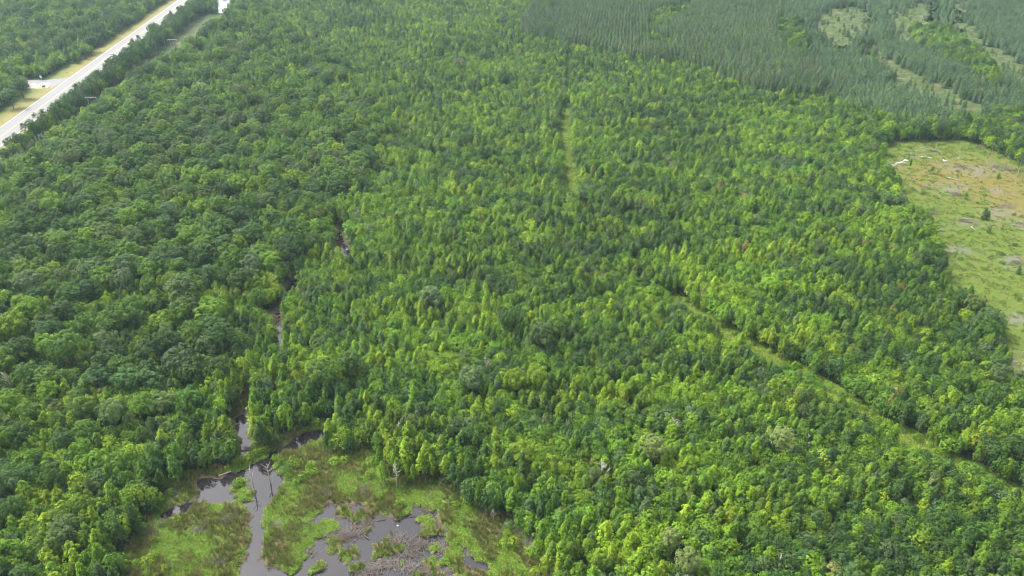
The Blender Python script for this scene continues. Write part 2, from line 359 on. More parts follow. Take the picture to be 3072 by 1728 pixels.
# clearing
bare_spots = [(2880, 505, 10), (2910, 503, 9), (2790, 452, 7), (2850, 565, 9), (2870, 755, 8), (3050, 785, 9), (2900, 668, 7), (3005, 640, 8), (3055, 1095, 8), (2985, 575, 6), (3060, 960, 8), (2745, 470, 5), (2935, 520, 7), (2690, 492, 6), (3000, 508, 9), (2840, 690, 5), (3065, 675, 10)]
bs_g = [(G(a, b), r * .5) for a, b, r in bare_spots]
def clear_attr(q):
    o = np.clip(.5 - (sdist(q, ORANGE) + 4 * n_small(q)) / 14, 0, 1) * .78
    b = np.zeros(len(q))
    for c, r in bs_g:
        e = (q - c) * np.array([.55, .8]); b = np.maximum(b, np.clip(.85 - np.linalg.norm(e, axis=1) / r + .45 * n_fine(q), 0, .75))
    return {'orange': o, 'bare': b}
sheet('clearing', CLEAR, 1.5, .12, M_CLEAR, clear_attr, 1.5, 'logged clearing of green grass and orange soil')
# trail, strip along the trees by the highway, openings
def ribbon(name, pts, w, z, mat, label, n=6, wob=.6):
    pts = np.asarray(pts, float); d = []
    for i in range(len(pts) - 1): d += [pts[i] + (pts[i + 1] - pts[i]) * k / n for k in range(n)]
    d.append(pts[-1]); d = np.array(d); tg = np.gradient(d, axis=0); tg /= np.linalg.norm(tg, axis=1)[:, None]; nn = np.column_stack([tg[:, 1], -tg[:, 0]])
    ww = w if np.ndim(w) else np.full(len(d), w); ww = np.interp(np.linspace(0, 1, len(d)), np.linspace(0, 1, len(ww)), ww)
    a = d + nn * (ww / 2 + wob * n_small(d) * .4)[:, None]; b = d - nn * (ww / 2 + wob * n_small(d + 31) * .4)[:, None]
    V = np.concatenate([np.column_stack([a, np.full(len(d), z)]), np.column_stack([b, np.full(len(d), z)])]); m = len(d)
    o = link(name, mesh_np(name, V, [(i, i + 1, m + i + 1, m + i) for i in range(m - 1)], mat)); tag(o, label, kind='structure'); return o
ribbon('trail', TRAIL_G[:7], [4, 6, 4.5, 5, 7, 7, 5], .10, M_TRAIL, 'narrow grassy trail running up to the pine plantation')
ribbon('trail', TRAIL_G[8:], 12, .10, M_TRAIL, 'wider overgrown grassy trail below the bend in the young forest')
ribbon('utility_strip', [STRIP_A - (STRIP_B - STRIP_A) * .12, STRIP_A, (STRIP_A * .4 + STRIP_B * .6), STRIP_B], [11, 11, 14, 28, 26], .10, M_OPEN, 'dry grassy power line strip beside the roadside trees', 10)
for k, q in enumerate(OPEN_B): sheet('grassy_opening', q, 4, .10, M_OPEN, None, 3, 'pale dry grassy opening between the young pines', 12)
# highway, verges, side road
def along(u0, u1, o0, o1, z, name, mat, label, green=None):
    us = np.linspace(u0, u1, 60); V = []; g = []
    os_ = np.linspace(o0, o1, 5)
    for u in us:
        for k, of in enumerate(os_): V.append(tuple(ROAD_O + rd * u + rn * of) + (z,)); g.append(green[k] if green else 0)
    F = [(i * 5 + j, i * 5 + j + 1, i * 5 + j + 6, i * 5 + j + 5) for i in range(59) for j in range(4)]
    o = link(name, mesh_np(name, V, F, mat, {'green': g})); tag(o, label, kind='structure'); return o
L = np.linalg.norm(P_ROAD_L[1] - P_ROAD_L[0])
along(-140, L + 700, 0, ROAD_W, .16, 'highway', M_ROAD, 'pale wide highway running past the forest')
along(-140, L + 700, ROAD_W, ROAD_W + 7, .09, 'right_verge', M_VERGE, 'dry yellow mown verge on the tree row side of the highway', [.1, .2, .2, .3, .4])
along(-140, L + 700, -13, 0, .09, 'left_verge', M_VERGE, 'yellow and green mown verge across the highway', [.95, .8, .5, .1, 0])
for of, m, nm in ((.5, M_LINE, 'edge_line'), (ROAD_W - .6, M_LINE, 'edge_line'), (ROAD_W / 2 - .2, M_YLINE, 'centre_line'), (ROAD_W / 2 + .15, M_YLINE, 'centre_line')):
    along(-140, L + 700, of, of + .13, .18, nm, m, 'painted line along the highway')
sdr = SIDE_B - SIDE_A; sdr /= np.linalg.norm(sdr); sn = np.array([sdr[1], -sdr[0]])
jx, jy = SIDE_B, sn
V = []; F = []
sl = np.linspace(0, np.linalg.norm(SIDE_B - SIDE_A), 40)
for s_ in sl:
    fl = max(0, (s_ - sl[-1] + 16) / 16) ** 2 * 9
    V += [tuple(SIDE_A + sdr * s_ + sn * (3.6 + fl)) + (.14,), tuple(SIDE_A + sdr * s_ - sn * (3.6 + fl * .6)) + (.14,)]
F = [(2 * i, 2 * i + 2, 2 * i + 3, 2 * i + 1) for i in range(39)]
tag(link('side_road', mesh_np('side_road', V, F, M_ROAD)), 'pale side road joining the highway', kind='structure')
gp = gpoly([(92, 251), (150, 251), (142, 262), (90, 266)])
sheet('gravel_patch', gp, 1.2, .13, simple('gravel', [(.3, (.22, .18, .15)), (.7, (.36, .31, .27))], 1.5, .95), None, .8, 'bare pinkish gravel patch beside the side road')
tag(link('pond', mesh_np('pond', [tuple(p) + (.1,) for p in POND_FAR], [tuple(range(len(POND_FAR)))], M_LAKE)), 'pale still pond among trees beyond the roadside clearing', kind='structure')
sheet('dirt_patch', gpoly([(540, 128), (560, 128), (580, 137), (576, 146), (548, 142)]), 1.5, .16, simple('red_soil', [(.3, (.07, .045, .034)), (.7, (.12, .085, .065))], 1.0, .95), None, .8, 'bare reddish soil patch in the power line strip')

# ------------------------------------------------------------------ tree patterns
def rot_basis(nrm, r):
    nrm = nrm / (np.linalg.norm(nrm, axis=1)[:, None] + 1e-9)
    a = np.cross(nrm, r.normal(size=nrm.shape)); a /= (np.linalg.norm(a, axis=1)[:, None] + 1e-9)
    return nrm, a, np.cross(nrm, a)
def leaves(cen, nrm, size, r, aspect=1.0, val=None):
    nrm, a, b = rot_basis(nrm, r); s = (size / 2)[:, None]
    n = len(cen); V = np.empty((n, 4, 3))
    fold = nrm * s * .35
    V[:, 0] = cen - a * s * aspect; V[:, 1] = cen - b * s * .8 + fold; V[:, 2] = cen + a * s * aspect; V[:, 3] = cen + b * s * .8 + fold * .2
    v = np.repeat(r.uniform(0, 1, n) if val is None else val, 4)
    return V.reshape(-1, 3), np.arange(n * 4).reshape(n, 4), v
def clump_crown(r, clumps, out, rad, nleaf, lsize, up=.5, aspect=1.0, spread=(1, 1, 1)):
    """leaf sized faces gathered in clumps; clumps (k,3) centres, out (k,3) outward directions, rad (k,)"""
    k = len(clumps); o = np.repeat(out, nleaf, 0); c = np.repeat(clumps, nleaf, 0); rr = np.repeat(rad, nleaf)
    d = r.normal(size=(k * nleaf, 3)) + o * .7 + np.array([0, 0, up * .6]); d /= np.linalg.norm(d, axis=1)[:, None]
    p = c + d * (rr * r.uniform(.45, 1.0, k * nleaf) ** .6)[:, None] * np.array(spread)
    nr = d * .8 + o * .8 + np.array([0, 0, up]) + r.normal(size=d.shape) * .35
    val = np.clip(np.repeat(r.normal(.5, .13, k), nleaf) + r.normal(0, .16, k * nleaf), 0, 1)
    return leaves(p, nr, lsize * r.uniform(.7, 1.3, k * nleaf), r, aspect, val)
def join(parts):
    V = []; F = []; A = []; n = 0
    for v, f, a in parts: V.append(v); F.append(f + n); A.append(a); n += len(v)
    return np.concatenate(V), np.concatenate(F), np.concatenate(A)
def trunk_mb(r, h, r0, limbs, lean=.0, tip=.25):
    m = MB(); pts = [np.array([0, 0, -.3])]; k = 5; x = np.zeros(2)
    for i in range(1, k + 1): x = x + r.normal(0, .02 * h * .5, 2); pts.append(np.array([x[0], x[1], h * i / k]))
    m.tube(pts, [r0 * (1.25 if i == 0 else 1 - (1 - tip) * i / k) for i in range(k + 1)], 6)
    for z0, az, ln, el in limbs:
        i = min(int(z0 / h * k), k - 1); f = z0 / h * k - i; b = pts[i] * (1 - f) + pts[i + 1] * f
        d = np.array([math.cos(az) * math.cos(el), math.sin(az) * math.cos(el), math.sin(el)])
        m.tube([b, b + d * ln * .5 + np.array([0, 0, -.04 * ln]), b + d * ln + np.array([0, 0, .06 * ln])], [r0 * .42, r0 * .28, r0 * .1], 4)
    return m
def pat(name, crown, tr, tmat):
    V, F, A = crown
    cm = mesh_np(name + '_crown', V, F, M_LEAF, {'leaf': A}); tm = tr.mesh(name + '_trunk', tmat)
    tv = np.array(tr.V); fl = [tuple(f) for f in F] + [tuple(i + len(V) for i in f) for f in tr.F]
    bm_ = mesh_np(name, np.concatenate([V, tv]), fl, None, {'leaf': np.concatenate([A, np.full(len(tv), .5)])}, [M_LEAF, tmat], [0] * len(F) + [1] * len(tr.F))
    return dict(crown=cm, trunk=tm, whole=bm_, name=name)
def make_oak(s):
    r = np.random.default_rng(100 + s); h = r.uniform(10.5, 12.5); w = r.uniform(3.3, 4.0); parts = []
    nl = r.integers(15, 20); L_ = []; cz = h * .66
    for i in range(nl):                                    # lobes on an uneven dome
        t = (i + .5) / nl; ph = i * 2.4 + r.uniform(-.3, .3); el = math.asin(min(1, .02 + t * .97)) ; rr = w * r.uniform(.5, 1.03)
        c = np.array([math.cos(ph) * math.cos(el) * rr, math.sin(ph) * math.cos(el) * rr, cz + math.sin(el) * h * .29 * r.uniform(.8, 1.1)])
        L_.append((c, r.uniform(.8, 1.65)))
    for c, lr in L_:
        k = 15; d = r.normal(size=(k, 3)) + np.array([c[0] * .25, c[1] * .25, .6]); d /= np.linalg.norm(d, axis=1)[:, None]
        parts.append(clump_crown(r, c + d * lr * .8, d, np.full(k, .48), 7, .40, .55))
    inn = r.normal(size=(110, 3)); inn /= np.linalg.norm(inn, axis=1)[:, None]; p = inn * np.array([w * .62, w * .62, h * .2]) + np.array([0, 0, cz]); parts.append(leaves(p, inn + [0, 0, .4], np.full(110, 1.1), r))
    limbs = [(h * r.uniform(.35, .6), r.uniform(0, 6.3), w * r.uniform(.6, .85), r.uniform(.4, .9)) for _ in range(6)]
    return pat('oak', join(parts), trunk_mb(r, h * .8, .24, limbs), M_BARK)
def make_young(s, pointed=True):
    r = np.random.default_rng((300 if pointed else 500) + s); parts = []
    if pointed: h = r.uniform(5.8, 7.2); w = r.uniform(.98, 1.28); z0 = h * .34
    else: h = r.uniform(4.5, 5.7); w = r.uniform(1.15, 1.5); z0 = h * .34
    k = 62 if pointed else 66; t = (np.arange(k) + .5) / k; t = t ** .9; ph = np.arange(k) * 2.39996 + r.uniform(-.4, .4, k)
    prof = (np.clip(1 - t, 0, 1) ** .6 * (.6 + .4 * np.minimum(1, t / .25))) if pointed else np.sqrt(np.clip(1 - (t * 1.55 - .55) ** 2, 0, 1))
    rr = w * prof * r.uniform(.5, 1.25, k); lx, ly = r.normal(0, .22, 2)
    lob = 1 + .24 * np.sin(ph * 2 + r.uniform(0, 6)) + .1 * np.sin(ph * 3 + t * 9)
    c = np.column_stack([np.cos(ph) * rr * lob + lx * t, np.sin(ph) * rr * lob + ly * t, z0 + (h - z0) * (t * .97 + r.uniform(-.035, .035, k))])
    out = np.column_stack([np.cos(ph), np.sin(ph), np.full(k, .5 if pointed else .35)]); out /= np.linalg.norm(out, axis=1)[:, None]
    rad = r.uniform(.28, .46, k) * (1 - .35 * t if pointed else 1)
    parts.append(clump_crown(r, c, out, rad, 10, .27, .6, 1.1, (1, 1, 1.2)))
    inn = r.normal(size=(50, 3)); inn /= np.linalg.norm(inn, axis=1)[:, None]
    p = inn * np.array([w * .5, w * .5, (h - z0) * .33]) + np.array([0, 0, z0 + (h - z0) * .42]); parts.append(leaves(p, inn + [0, 0, .4], np.full(50, .65), r))
    limbs = [(h * r.uniform(.3, .6), r.uniform(0, 6.3), w * .7, r.uniform(.3, .8)) for _ in range(4)]
    return pat('young_tree', join(parts), trunk_mb(r, h * .9, .11, limbs, tip=.15), M_BARK)
def make_pine(s, young=False):
    r = np.random.default_rng((700 if not young else 800) + s); parts = []
    if young: h = r.uniform(4.6, 5.8); w = r.uniform(1.25, 1.55); z0 = .4; nw = 8
    else: h = r.uniform(9.2, 10.8); w = r.uniform(1.35, 1.7); z0 = h * .4; nw = 9
    C_ = []; O_ = []; Rd = []
    for i in range(nw):
        t = i / (nw - 1); nb = 6 if t < .7 else 4
        for b in range(nb):
            a = b * 2 * np.pi / nb + i * 1.1 + r.uniform(-.25, .25); ln = w * (1 - t) ** .6 * r.uniform(.75, 1.15) * (.75 + .25 * min(1, t / .2)) + .08
            for q in ((.55, 1.0) if t < .75 else (1.0,)):
                C_.append((math.cos(a) * ln * q, math.sin(a) * ln * q, z0 + (h - z0) * t + ln * .22 * q)); O_.append((math.cos(a), math.sin(a), .7)); Rd.append(.30 + .16 * (1 - t))
    O_ = np.array(O_); O_ /= np.linalg.norm(O_, axis=1)[:, None]
    parts.append(clump_crown(r, np.array(C_), O_, np.array(Rd) * 1.15, 6, .40, .35, 1.25))
    return pat('young_pine' if young else 'pine', join(parts), trunk_mb(r, h * .97, .09 if young else .13, [], tip=.12), M_PBARK)
def make_tall_pine(s):
    r = np.random.default_rng(900 + s); h = r.uniform(11.5, 13.5); w = 2.1; C_ = []; O_ = []
    limbs = []
    for i in range(26):
        t = r.uniform(0, 1) ** .8; a = i * 2.4 + r.uniform(-.3, .3); ln = w * (1 - .75 * t ** 1.6) * r.uniform(.55, 1.1); zz = h * (.5 + .47 * t)
        for q in (.6, 1.): C_.append((math.cos(a) * ln * q, math.sin(a) * ln * q, zz + ln * .2)); O_.append((math.cos(a), math.sin(a), .8))
        if i % 3 == 0: limbs.append((h * (.48 + .4 * t), a, ln, .3))
    O_ = np.array(O_); O_ /= np.linalg.norm(O_, axis=1)[:, None]
    cr = clump_crown(r, np.array(C_), O_, r.uniform(.5, .75, len(C_)), 13, .36, .45, 1.2, (1, 1, .75))
    return pat('tall_pine', cr, trunk_mb(r, h * .95, .17, limbs, tip=.25), M_PBARK)
def make_shrub(s):
    r = np.random.default_rng(950 + s); k = 22; ph = np.arange(k) * 2.4; t = (np.arange(k) + .5) / k; h = r.uniform(1.5, 2.2); w = r.uniform(.8, 1.2)
    rr = w * np.sqrt(1 - (t * .95) ** 2) * r.uniform(.6, 1.2, k)
    c = np.column_stack([np.cos(ph) * rr, np.sin(ph) * rr, .25 + h * t * r.uniform(.75, 1.1, k)]); out = np.column_stack([np.cos(ph), np.sin(ph), np.full(k, .6)])
    m = MB()
    for i in range(5):
        a = r.uniform(0, 6.3); m.tube([(0, 0, -.15), (math.cos(a) * w * .3, math.sin(a) * w * .3, h * .4), (math.cos(a) * w * .6, math.sin(a) * w * .6, h * .8)], [.05, .035, .01], 4)
    return pat('shrub', clump_crown(r, c, out, r.uniform(.28, .45, k), 11, .26, .5), m, M_BARK)
def make_bare(s):
    r = np.random.default_rng(970 + s); h = r.uniform(6.5, 8.5); m = MB(); sub = []
    pts = [np.array([0, 0, -.4]), np.array([.05, 0, h * .35]), np.array([.1, .1, h * .7]), np.array([.15, .05, h])]
    m.tube(pts, [.15, .12, .08, .02], 6)
    b = MB()
    for i in range(16):
        t = r.uniform(.3, .95); a = r.uniform(0, 6.3); ln = (1.25 - t) * h * .32 * r.uniform(.7, 1.2); p0 = np.array([.12 * t, .05 * t, h * t]); d = np.array([math.cos(a) * .7, math.sin(a) * .7, .75])
        p1 = p0 + d * ln * .5 + r.normal(0, .08, 3); p2 = p0 + d * ln + r.normal(0, .15, 3); b.tube([p0, p1, p2], [.085, .065, .03], 4, False)
        for q in range(4):
            a2 = a + r.uniform(-.9, .9); d2 = np.array([math.cos(a2) * .6, math.sin(a2) * .6, r.uniform(.2, .9)]); s0 = p0 + (p2 - p0) * r.uniform(.4, .95); b.tube([s0, s0 + d2 * ln * .4], [.045, .022], 3, False)
    return dict(trunk=m.mesh('bare_trunk', M_DEAD), branches=b.mesh('bare_branches', M_DEAD), name='bare')
PATS = {'oak': [make_oak(i) for i in range(7)], 'cone': [make_young(i) for i in range(7)], 'round': [make_young(i, False) for i in range(7)],
        'pine': [make_pine(i) for i in range(5)], 'ypine': [make_pine(i, True) for i in range(5)], 'tpine': [make_tall_pine(i) for i in range(5)], 'shrub': [make_shrub(i) for i in range(5)]}
BARE = [make_bare(i) for i in range(4)]

# ------------------------------------------------------------------ planting
def jgrid(step, x0, x1, y0, y1, jit, seed, rowa=0., sx=1., sy=1.):
    r = np.random.default_rng(seed); ax = np.arange(x0, x1, step * sx); ay = np.arange(y0, y1, step * sy * .9); X, Y = np.meshgrid(ax, ay); X[1::2] += step * .5 * sx
    q = np.stack([X.ravel(), Y.ravel()], -1) + r.uniform(-jit, jit, (X.size, 2)) * step
    if rowa: c, s = math.cos(rowa), math.sin(rowa); q = q @ np.array([[c, s], [-s, c]])
    return q
def in_view(q, mx=190, top=-75, bot=1940):
    p, k = PX(q[:, 0], q[:, 1]); return (p[:, 0] > -mx) & (p[:, 0] < 3072 + mx) & (p[:, 1] > top) & (p[:, 1] < bot)
YF = G(1536, -75)[1]; XF = 620
def mask_common(q, m=0.):
    u, of = road_uv(q); ok = np.ones(len(q), bool)
    nj = n_small(q)
    nearj = np.clip(1 - np.abs(u - 118) / 60, 0, 1)
    ok &= ~((of > -7 - 5 * (u < 118) - m + .8 * nj) & (of < ROAD_W + 6 + m))
    along_s = np.clip((q - SIDE_A) @ sdr, 0, 1e9); ok &= ~((np.abs((q - SIDE_A) @ sn) < 5.5 + m) & ((q - SIDE_A) @ sdr < sl[-1] + 4))
    ok &= sdist(q, gp) > 2
    ok &= sdist(q, POND_FAR) > 1.5
    ds = segdist(q, np.array([STRIP_A - (STRIP_B - STRIP_A) * .2, STRIP_B]), False); fs = ((q - STRIP_A) @ (STRIP_B - STRIP_A)) / np.sum((STRIP_B - STRIP_A) ** 2)
    ok &= ds > 4.8 + 8.5 * np.clip((fs - .5) / .15, 0, 1) + m + .6 * nj
    ok &= sdist(q, CLEAR) > 1.0 + m + 1.2 * nj
    ok &= (segdist(q, TRAIL_G[8:], False) > 4.0 + m + .7 * nj) & (segdist(q, TRAIL_G[:7], False) > .9 + .6 * nj + m * .5) & (segdist(q, TRAIL_G[2:6], False) > 3.5 + .6 * nj + m * .5)
    ok &= sdist(q, MARSH) > .6 + m + .8 * nj
    near_ = (q[:, 0] > X0) & (q[:, 0] < X1) & (q[:, 1] > Y0) & (q[:, 1] < Y1)
    w = np.full(len(q), 9.); w[near_] = water_sd(q[near_]); ok &= w > 1.0 + m
    qn = q[near_]; okn = np.ones(len(qn), bool)
    for dy in (2.0, 4.0, 6.0):
        for w_ in W_POOLS + [W_CREEK]: okn &= sdist(qn + np.array([qn[:, 0] / qn[:, 1] * dy, np.full(len(qn), dy)]).T, w_) > .3
    ok[np.where(near_)[0][~okn]] = False
    ok &= segdist(q, CREEK_G, False) > .5 + m * .4 + .5 * nj
    return ok
TREES = []      # dict(kind, xy, s, sz, tint(3), place, label, unique)
PAL = {'dark': (.033, .074, .013), 'mid': (.057, .120, .011), 'bright': (.090, .174, .009), 'lime': (.124, .208, .012), 'grey': (.062, .100, .030), 'pale': (.155, .215, .058), 'rust': (.13, .14, .032), 'pine': (.066, .104, .044), 'ypine': (.070, .122, .052), 'blue': (.040, .086, .022)}
PAL = {k: np.array(v) for k, v in PAL.items()}
def add(kind, q, names, probs, smin, smax, place, hmul=1., seed=0):
    r = np.random.default_rng(seed); n = len(q)
    pr = np.asarray(probs, float); nm_, nb_ = n_mid(q), n_big(q); st = np.clip(1 + .06 * nm_ + .06 * nb_, .7, 1.3); stand = st[:, None] * np.column_stack([1 + .05 * n_mid(q + 77), np.ones(n), 1 - .06 * nm_])
    if pr.ndim == 1: pr = np.repeat(pr[None], n, 0)
    pr = pr / pr.sum(1, keepdims=True); ci = (r.uniform(size=(n, 1)) > np.cumsum(pr, 1)).sum(1).clip(0, len(names) - 1)
    for i in range(n):
        t = PAL[names[ci[i]]] * stand[i] * r.uniform(.78, 1.24) * np.array([r.uniform(.90, 1.08), 1, r.uniform(.8, 1.2)])
        s = r.uniform(smin, smax); TREES.append(dict(kind=kind, p=q[i], s=s, sz=(.5 * s + .5 * (smin + smax) / 2) * hmul * r.uniform(.9, 1.1), tint=t, col=names[ci[i]], place=place[i] if not isinstance(place, str) else place, rz=r.uniform(0, 6.28), pat=int(r.integers(0, len(PATS[kind]))), label=None))
def zone_of(q):
    z = np.array(['mid'] * len(q), dtype=object)
    w = inside(q, WEST); z[w] = 'west'
    # right of the trail
    tr = np.concatenate([TRAIL_G, [[900, TRAIL_G[-1][1]], [900, 1200], [TRAIL_G[0][0], 1200]]]); e = inside(q, tr) & ~w; z[e] = 'east'
    z[(sdist(q, CLEAR) < 9) & (q[:, 1] < 420)] = 'clear'
    z[sdist(q, MARSH) < 8] = 'marsh'
    u, of = road_uv(q); z[(of < 0)] = 'across'
    z[(of > ROAD_W) & (of < ROAD_W + 30)] = 'road'
    return z
# 1. features seen one by one in the photograph
def feature(kind, px, py, h_frac, s, sz, col, label, pati=0, mul=1.):
    hh = {'oak': 11.5, 'cone': 6.5, 'round': 5.1, 'tpine': 12.5, 'shrub': 2, 'pine': 10.5, 'ypine': 5.2}[kind] * sz
    q = G(px, py, hh * h_frac); TREES.append(dict(kind=kind, p=q, s=s, sz=sz, tint=PAL[col] * mul, col=col, place='feature', rz=px * .37, pat=pati, label=label)); return q
FE = []
def ft(*a, **k): FE.append(feature(*a, **k))
ft('round', 1432, 962, .75, 1.0, 1.05, 'lime', 'dull lime tree, smallest of the yellow-green clump beside two dark domed trees', 0, mul=.8)
ft('round', 1462, 957, .75, 1.2, 1.15, 'lime', 'yellow-green round tree in the middle of a lime clump beside dark domed trees', 1, mul=1.35)
ft('round', 1488, 955, .75, 1.05, 1.1, 'lime', 'yellow-green round tree touching the dark domed tree in the young thicket', 2, mul=1.3)
ft('oak', 1526, 956, .72, .80, .92, 'dark', 'dark domed tree beside the lime yellow-green clump in the young thicket', 1, mul=1.1)
ft('oak', 1626, 1000, .70, .92, .95, 'grey', 'large dark grey-green domed tree standing alone in the bright young thicket', 3, mul=.85)
ft('cone', 1444, 1050, .7, .85, 1.0, 'lime', 'single vivid lime spindle-shaped tree surrounded by darker young trees', 2, mul=1.25)
ft('oak', 1610, 1128, .74, .62, .85, 'lime', 'bright lime domed tree with pale trunk rising from the young thicket', 4, mul=1.05)
ft('oak', 1546, 1138, .74, .66, .8, 'lime', 'lime green broad tree beside the bright lime domed tree in the thicket', 5, mul=.85)
ft('oak', 1562, 1350, .75, .68, .78, 'lime', 'broad yellow-green tree above the marsh edge with lobed crown', 2, mul=.9)
ft('oak', 1960, 1338, .78, .70, .82, 'pale', 'cream-topped broad tree overlooking a cluster of green conical trees', 0, mul=.8)
ft('oak', 2345, 1322, .75, .72, .85, 'pale', 'largest cream-topped lobed tree, near the grassy trail', 6, mul=.9)
ft('oak', 2013, 1614, .75, .56, .76, 'pale', 'compact pale cream-green domed tree in the dense lower thicket', 3, mul=.8)
ft('oak', 2064, 1682, .75, .58, .78, 'pale', 'pale cream-green tree with drooping lobes in the densest thicket', 5, mul=.75)
ft('round', 2062, 1494, .75, .95, 1.0, 'pale', 'small pale cream-green round tree amid dark thicket trees', 4, mul=.75)
ft('cone', 1298, 1404, .55, .85, .98, 'lime', 'slim yellow-green conical tree on the marsh edge, beside a wider yellow one', 0, mul=1.05)
ft('cone', 1334, 1406, .55, 1.0, 1.08, 'lime', 'yellow-tinged conical tree, widest of three standing over the brown marsh bank', 1, mul=1.15)
ft('cone', 1381, 1396, .55, .8, 1.05, 'lime', 'narrow lime conical tree behind the wide yellow-tinged conical tree', 3, mul=1.1)
ft('cone', 1183, 1378, .6, .95, 1.0, 'bright', 'bright green conical tree standing forward into the marsh', 4)
ft('cone', 1150, 1418, .55, .95, .85, 'bright', 'short bright green tree at the tip of the wooded point in the marsh', 5)
ft('cone', 1222, 1418, .55, .75, .82, 'bright', 'slender green tree with bare pale lower trunk on marsh bank', 6, mul=.9)
ft('cone', 1240, 1424, .55, .72, .78, 'bright', 'slender green tree, shorter of a bare-stemmed pair on the marsh bank', 2, mul=.9)
ft('cone', 490, 1325, .6, 1.15, 1.0, 'lime', 'yellow-leaved tree standing out in the woodland west of the marsh', 5, mul=1.35)
ft('oak', 350, 1385, .72, .62, .8, 'mid', 'round mid-green tree with smooth full crown above the marsh inlet', 2, mul=1.25)
ft('oak', 338, 1240, .7, .62, .9, 'grey', 'pale grey-green airy tree with visible thin trunk in the woodland', 4, mul=1.7)
ft('oak', 500, 1000, .7, .55, .95, 'grey', 'narrow buff-green tree among dark round oaks', 3, mul=1.9)
ft('oak', 540, 865, .7, 1.02, 1.0, 'grey', 'huge grey-green lobed tree, broadest crown in the old woodland', 0, mul=1.2)
ft('oak', 385, 760, .7, 1.0, 1.0, 'mid', 'wide mid-green dome-shaped tree in the old dark woodland', 1, mul=1.15)
ft('tpine', 3030, 448, .75, .95, .92, 'mid', 'tall pine with long bare leaning trunk at the clearing edge', 0, mul=.9)
ft('tpine', 2982, 435, .75, .95, .95, 'mid', 'tall pine, two-trunked clump mate beside the bare-trunk pine', 1)
ft('tpine', 2998, 440, .75, .85, .95, 'mid', 'tall pine crowded against the dark trees at the clearing corner', 2, mul=.85)
ft('tpine', 3070, 470, .75, .9, .9, 'dark', 'tall dark pine in shade beyond the bare-trunk pine', 3)
ft('round', 2996, 530, .65, .55, .75, 'lime', 'spindly lone sapling with bare lower stem on orange soil', 3, mul=.75)
ft('round', 2898, 585, .55, .75, .6, 'bright', 'bushy small tree beside a grey brush heap in the clearing', 2)
ft('round', 2796, 512, .5, .6, .55, 'mid', 'small round tree growing in the orange part of the clearing', 5)
ft('round', 2815, 515, .5, .6, .5, 'lime', 'sparse yellowish sapling next to a small round tree in the clearing', 6)
ft('cone', 2733, 488, .6, .5, .62, 'mid', 'vine-covered leaning stump tree on orange soil at the clearing corner', 6, mul=.8)
ft('ypine', 2955, 640, .5, .75, .95, 'dark', 'dark narrow conifer standing alone in the green clearing', 1)
ft('ypine', 2964, 648, .5, .6, .6, 'dark', 'short dark conifer at the foot of the lone narrow conifer', 2)
ft('ypine', 2736, 632, .5, .7, .9, 'dark', 'dark thin conifer at the wood edge, taller of a close pair', 3)
ft('ypine', 2752, 640, .5, .6, .75, 'dark', 'dark thin conifer at the wood edge, shorter of a close pair', 4)
ft('ypine', 3058, 810, .5, .55, .6, 'dark', 'small dark leaning conifer on open green grass in the clearing', 0)
ft('ypine', 2968, 690, .5, .55, .55, 'mid', 'small bushy conifer beside fallen pale log in the clearing', 2)
ft('tpine', 318, 195, .75, 1.1, 1.05, 'dark', 'tall thin pine poking above the highway tree row', 4)
ft('oak', 62, 262, .6, 1.15, .85, 'dark', 'broad dark tree at the corner of the side road', 6)
ft('oak', 30, 290, .6, 1.15, .85, 'dark', 'broad dark tree beside the green verge below the side road', 2)
FE = np.array(FE)
def free(q, d):
    ok = np.ones(len(q), bool)
    for f in FE: ok &= np.linalg.norm(q - f, axis=1) > d
    return ok
# 2. big round trees of the old woodland
q = jgrid(6.3, -XF, XF, 85, YF, .36, 31); q = q[in_view(q)]; q = q[mask_common(q, 1.3) & free(q, 4)]
zz = zone_of(q); px, ppm = PX(q[:, 0], q[:, 1])
hard = np.zeros(len(q), bool)
for h_ in HARD_IN: hard |= sdist(q, h_) < 0
pine_m = ((sdist(q, PINES_A) < 1) | (sdist(q, PINES_B) < 1)) & ~hard
prob = np.where(zz == 'west', np.clip(.80 + .15 * n_big(q), .3, .95), .02); prob = np.where((zz == 'west') & (px[:, 1] < 330), .30 + .12 * n_mid(q), prob); prob = np.where((zz == 'west') & (px[:, 1] > 1330), prob * .62, prob)
prob = np.where(hard, .45, prob); prob = np.where(zz == 'across', .22, prob); prob = np.where(zz == 'clear', .38, prob); prob = np.where(zz == 'road', .12, prob)
prob = np.where(pine_m, 0, prob)
sel = rng.uniform(size=len(q)) < prob; OQ = q[sel]
wt = n_mid(OQ)[:, None] * np.array([[-.12, .05, .03, .02, .03]])
oz = zone_of(OQ); small_o = (PX(OQ[:, 0], OQ[:, 1])[0][:, 1] > 1230) | (oz == 'clear') | (oz == 'east')
opr = np.clip(np.array([.27, .38, .17, .14, .04]) + wt, .02, 1)
for kk, a0, a1, hm in ((small_o, .48, .78, 1.12), (~small_o, .66, 1.02, 1.0)): add('oak', OQ[kk], ['dark', 'mid', 'grey', 'bright', 'blue'], opr[kk], a0, a1, oz[kk], hm, 61)
ALLBIG = OQ
from collections import defaultdict
def hashgrid(A, s):
    d = defaultdict(list)
    for a in A: d[(int(a[0] // s), int(a[1] // s))].append(a)
    return d
def far_from(q, A, d):
    H = hashgrid(A, d); ok = np.ones(len(q), bool)
    for i, p in enumerate(q):
        cx, cy_ = int(p[0] // d), int(p[1] // d)
        for a in range(cx - 1, cx + 2):
            for b in range(cy_ - 1, cy_ + 2):
                for o in H.get((a, b), ()):
                    if (o[0] - p[0]) ** 2 + (o[1] - p[1]) ** 2 < d * d: ok[i] = False; break
    return ok
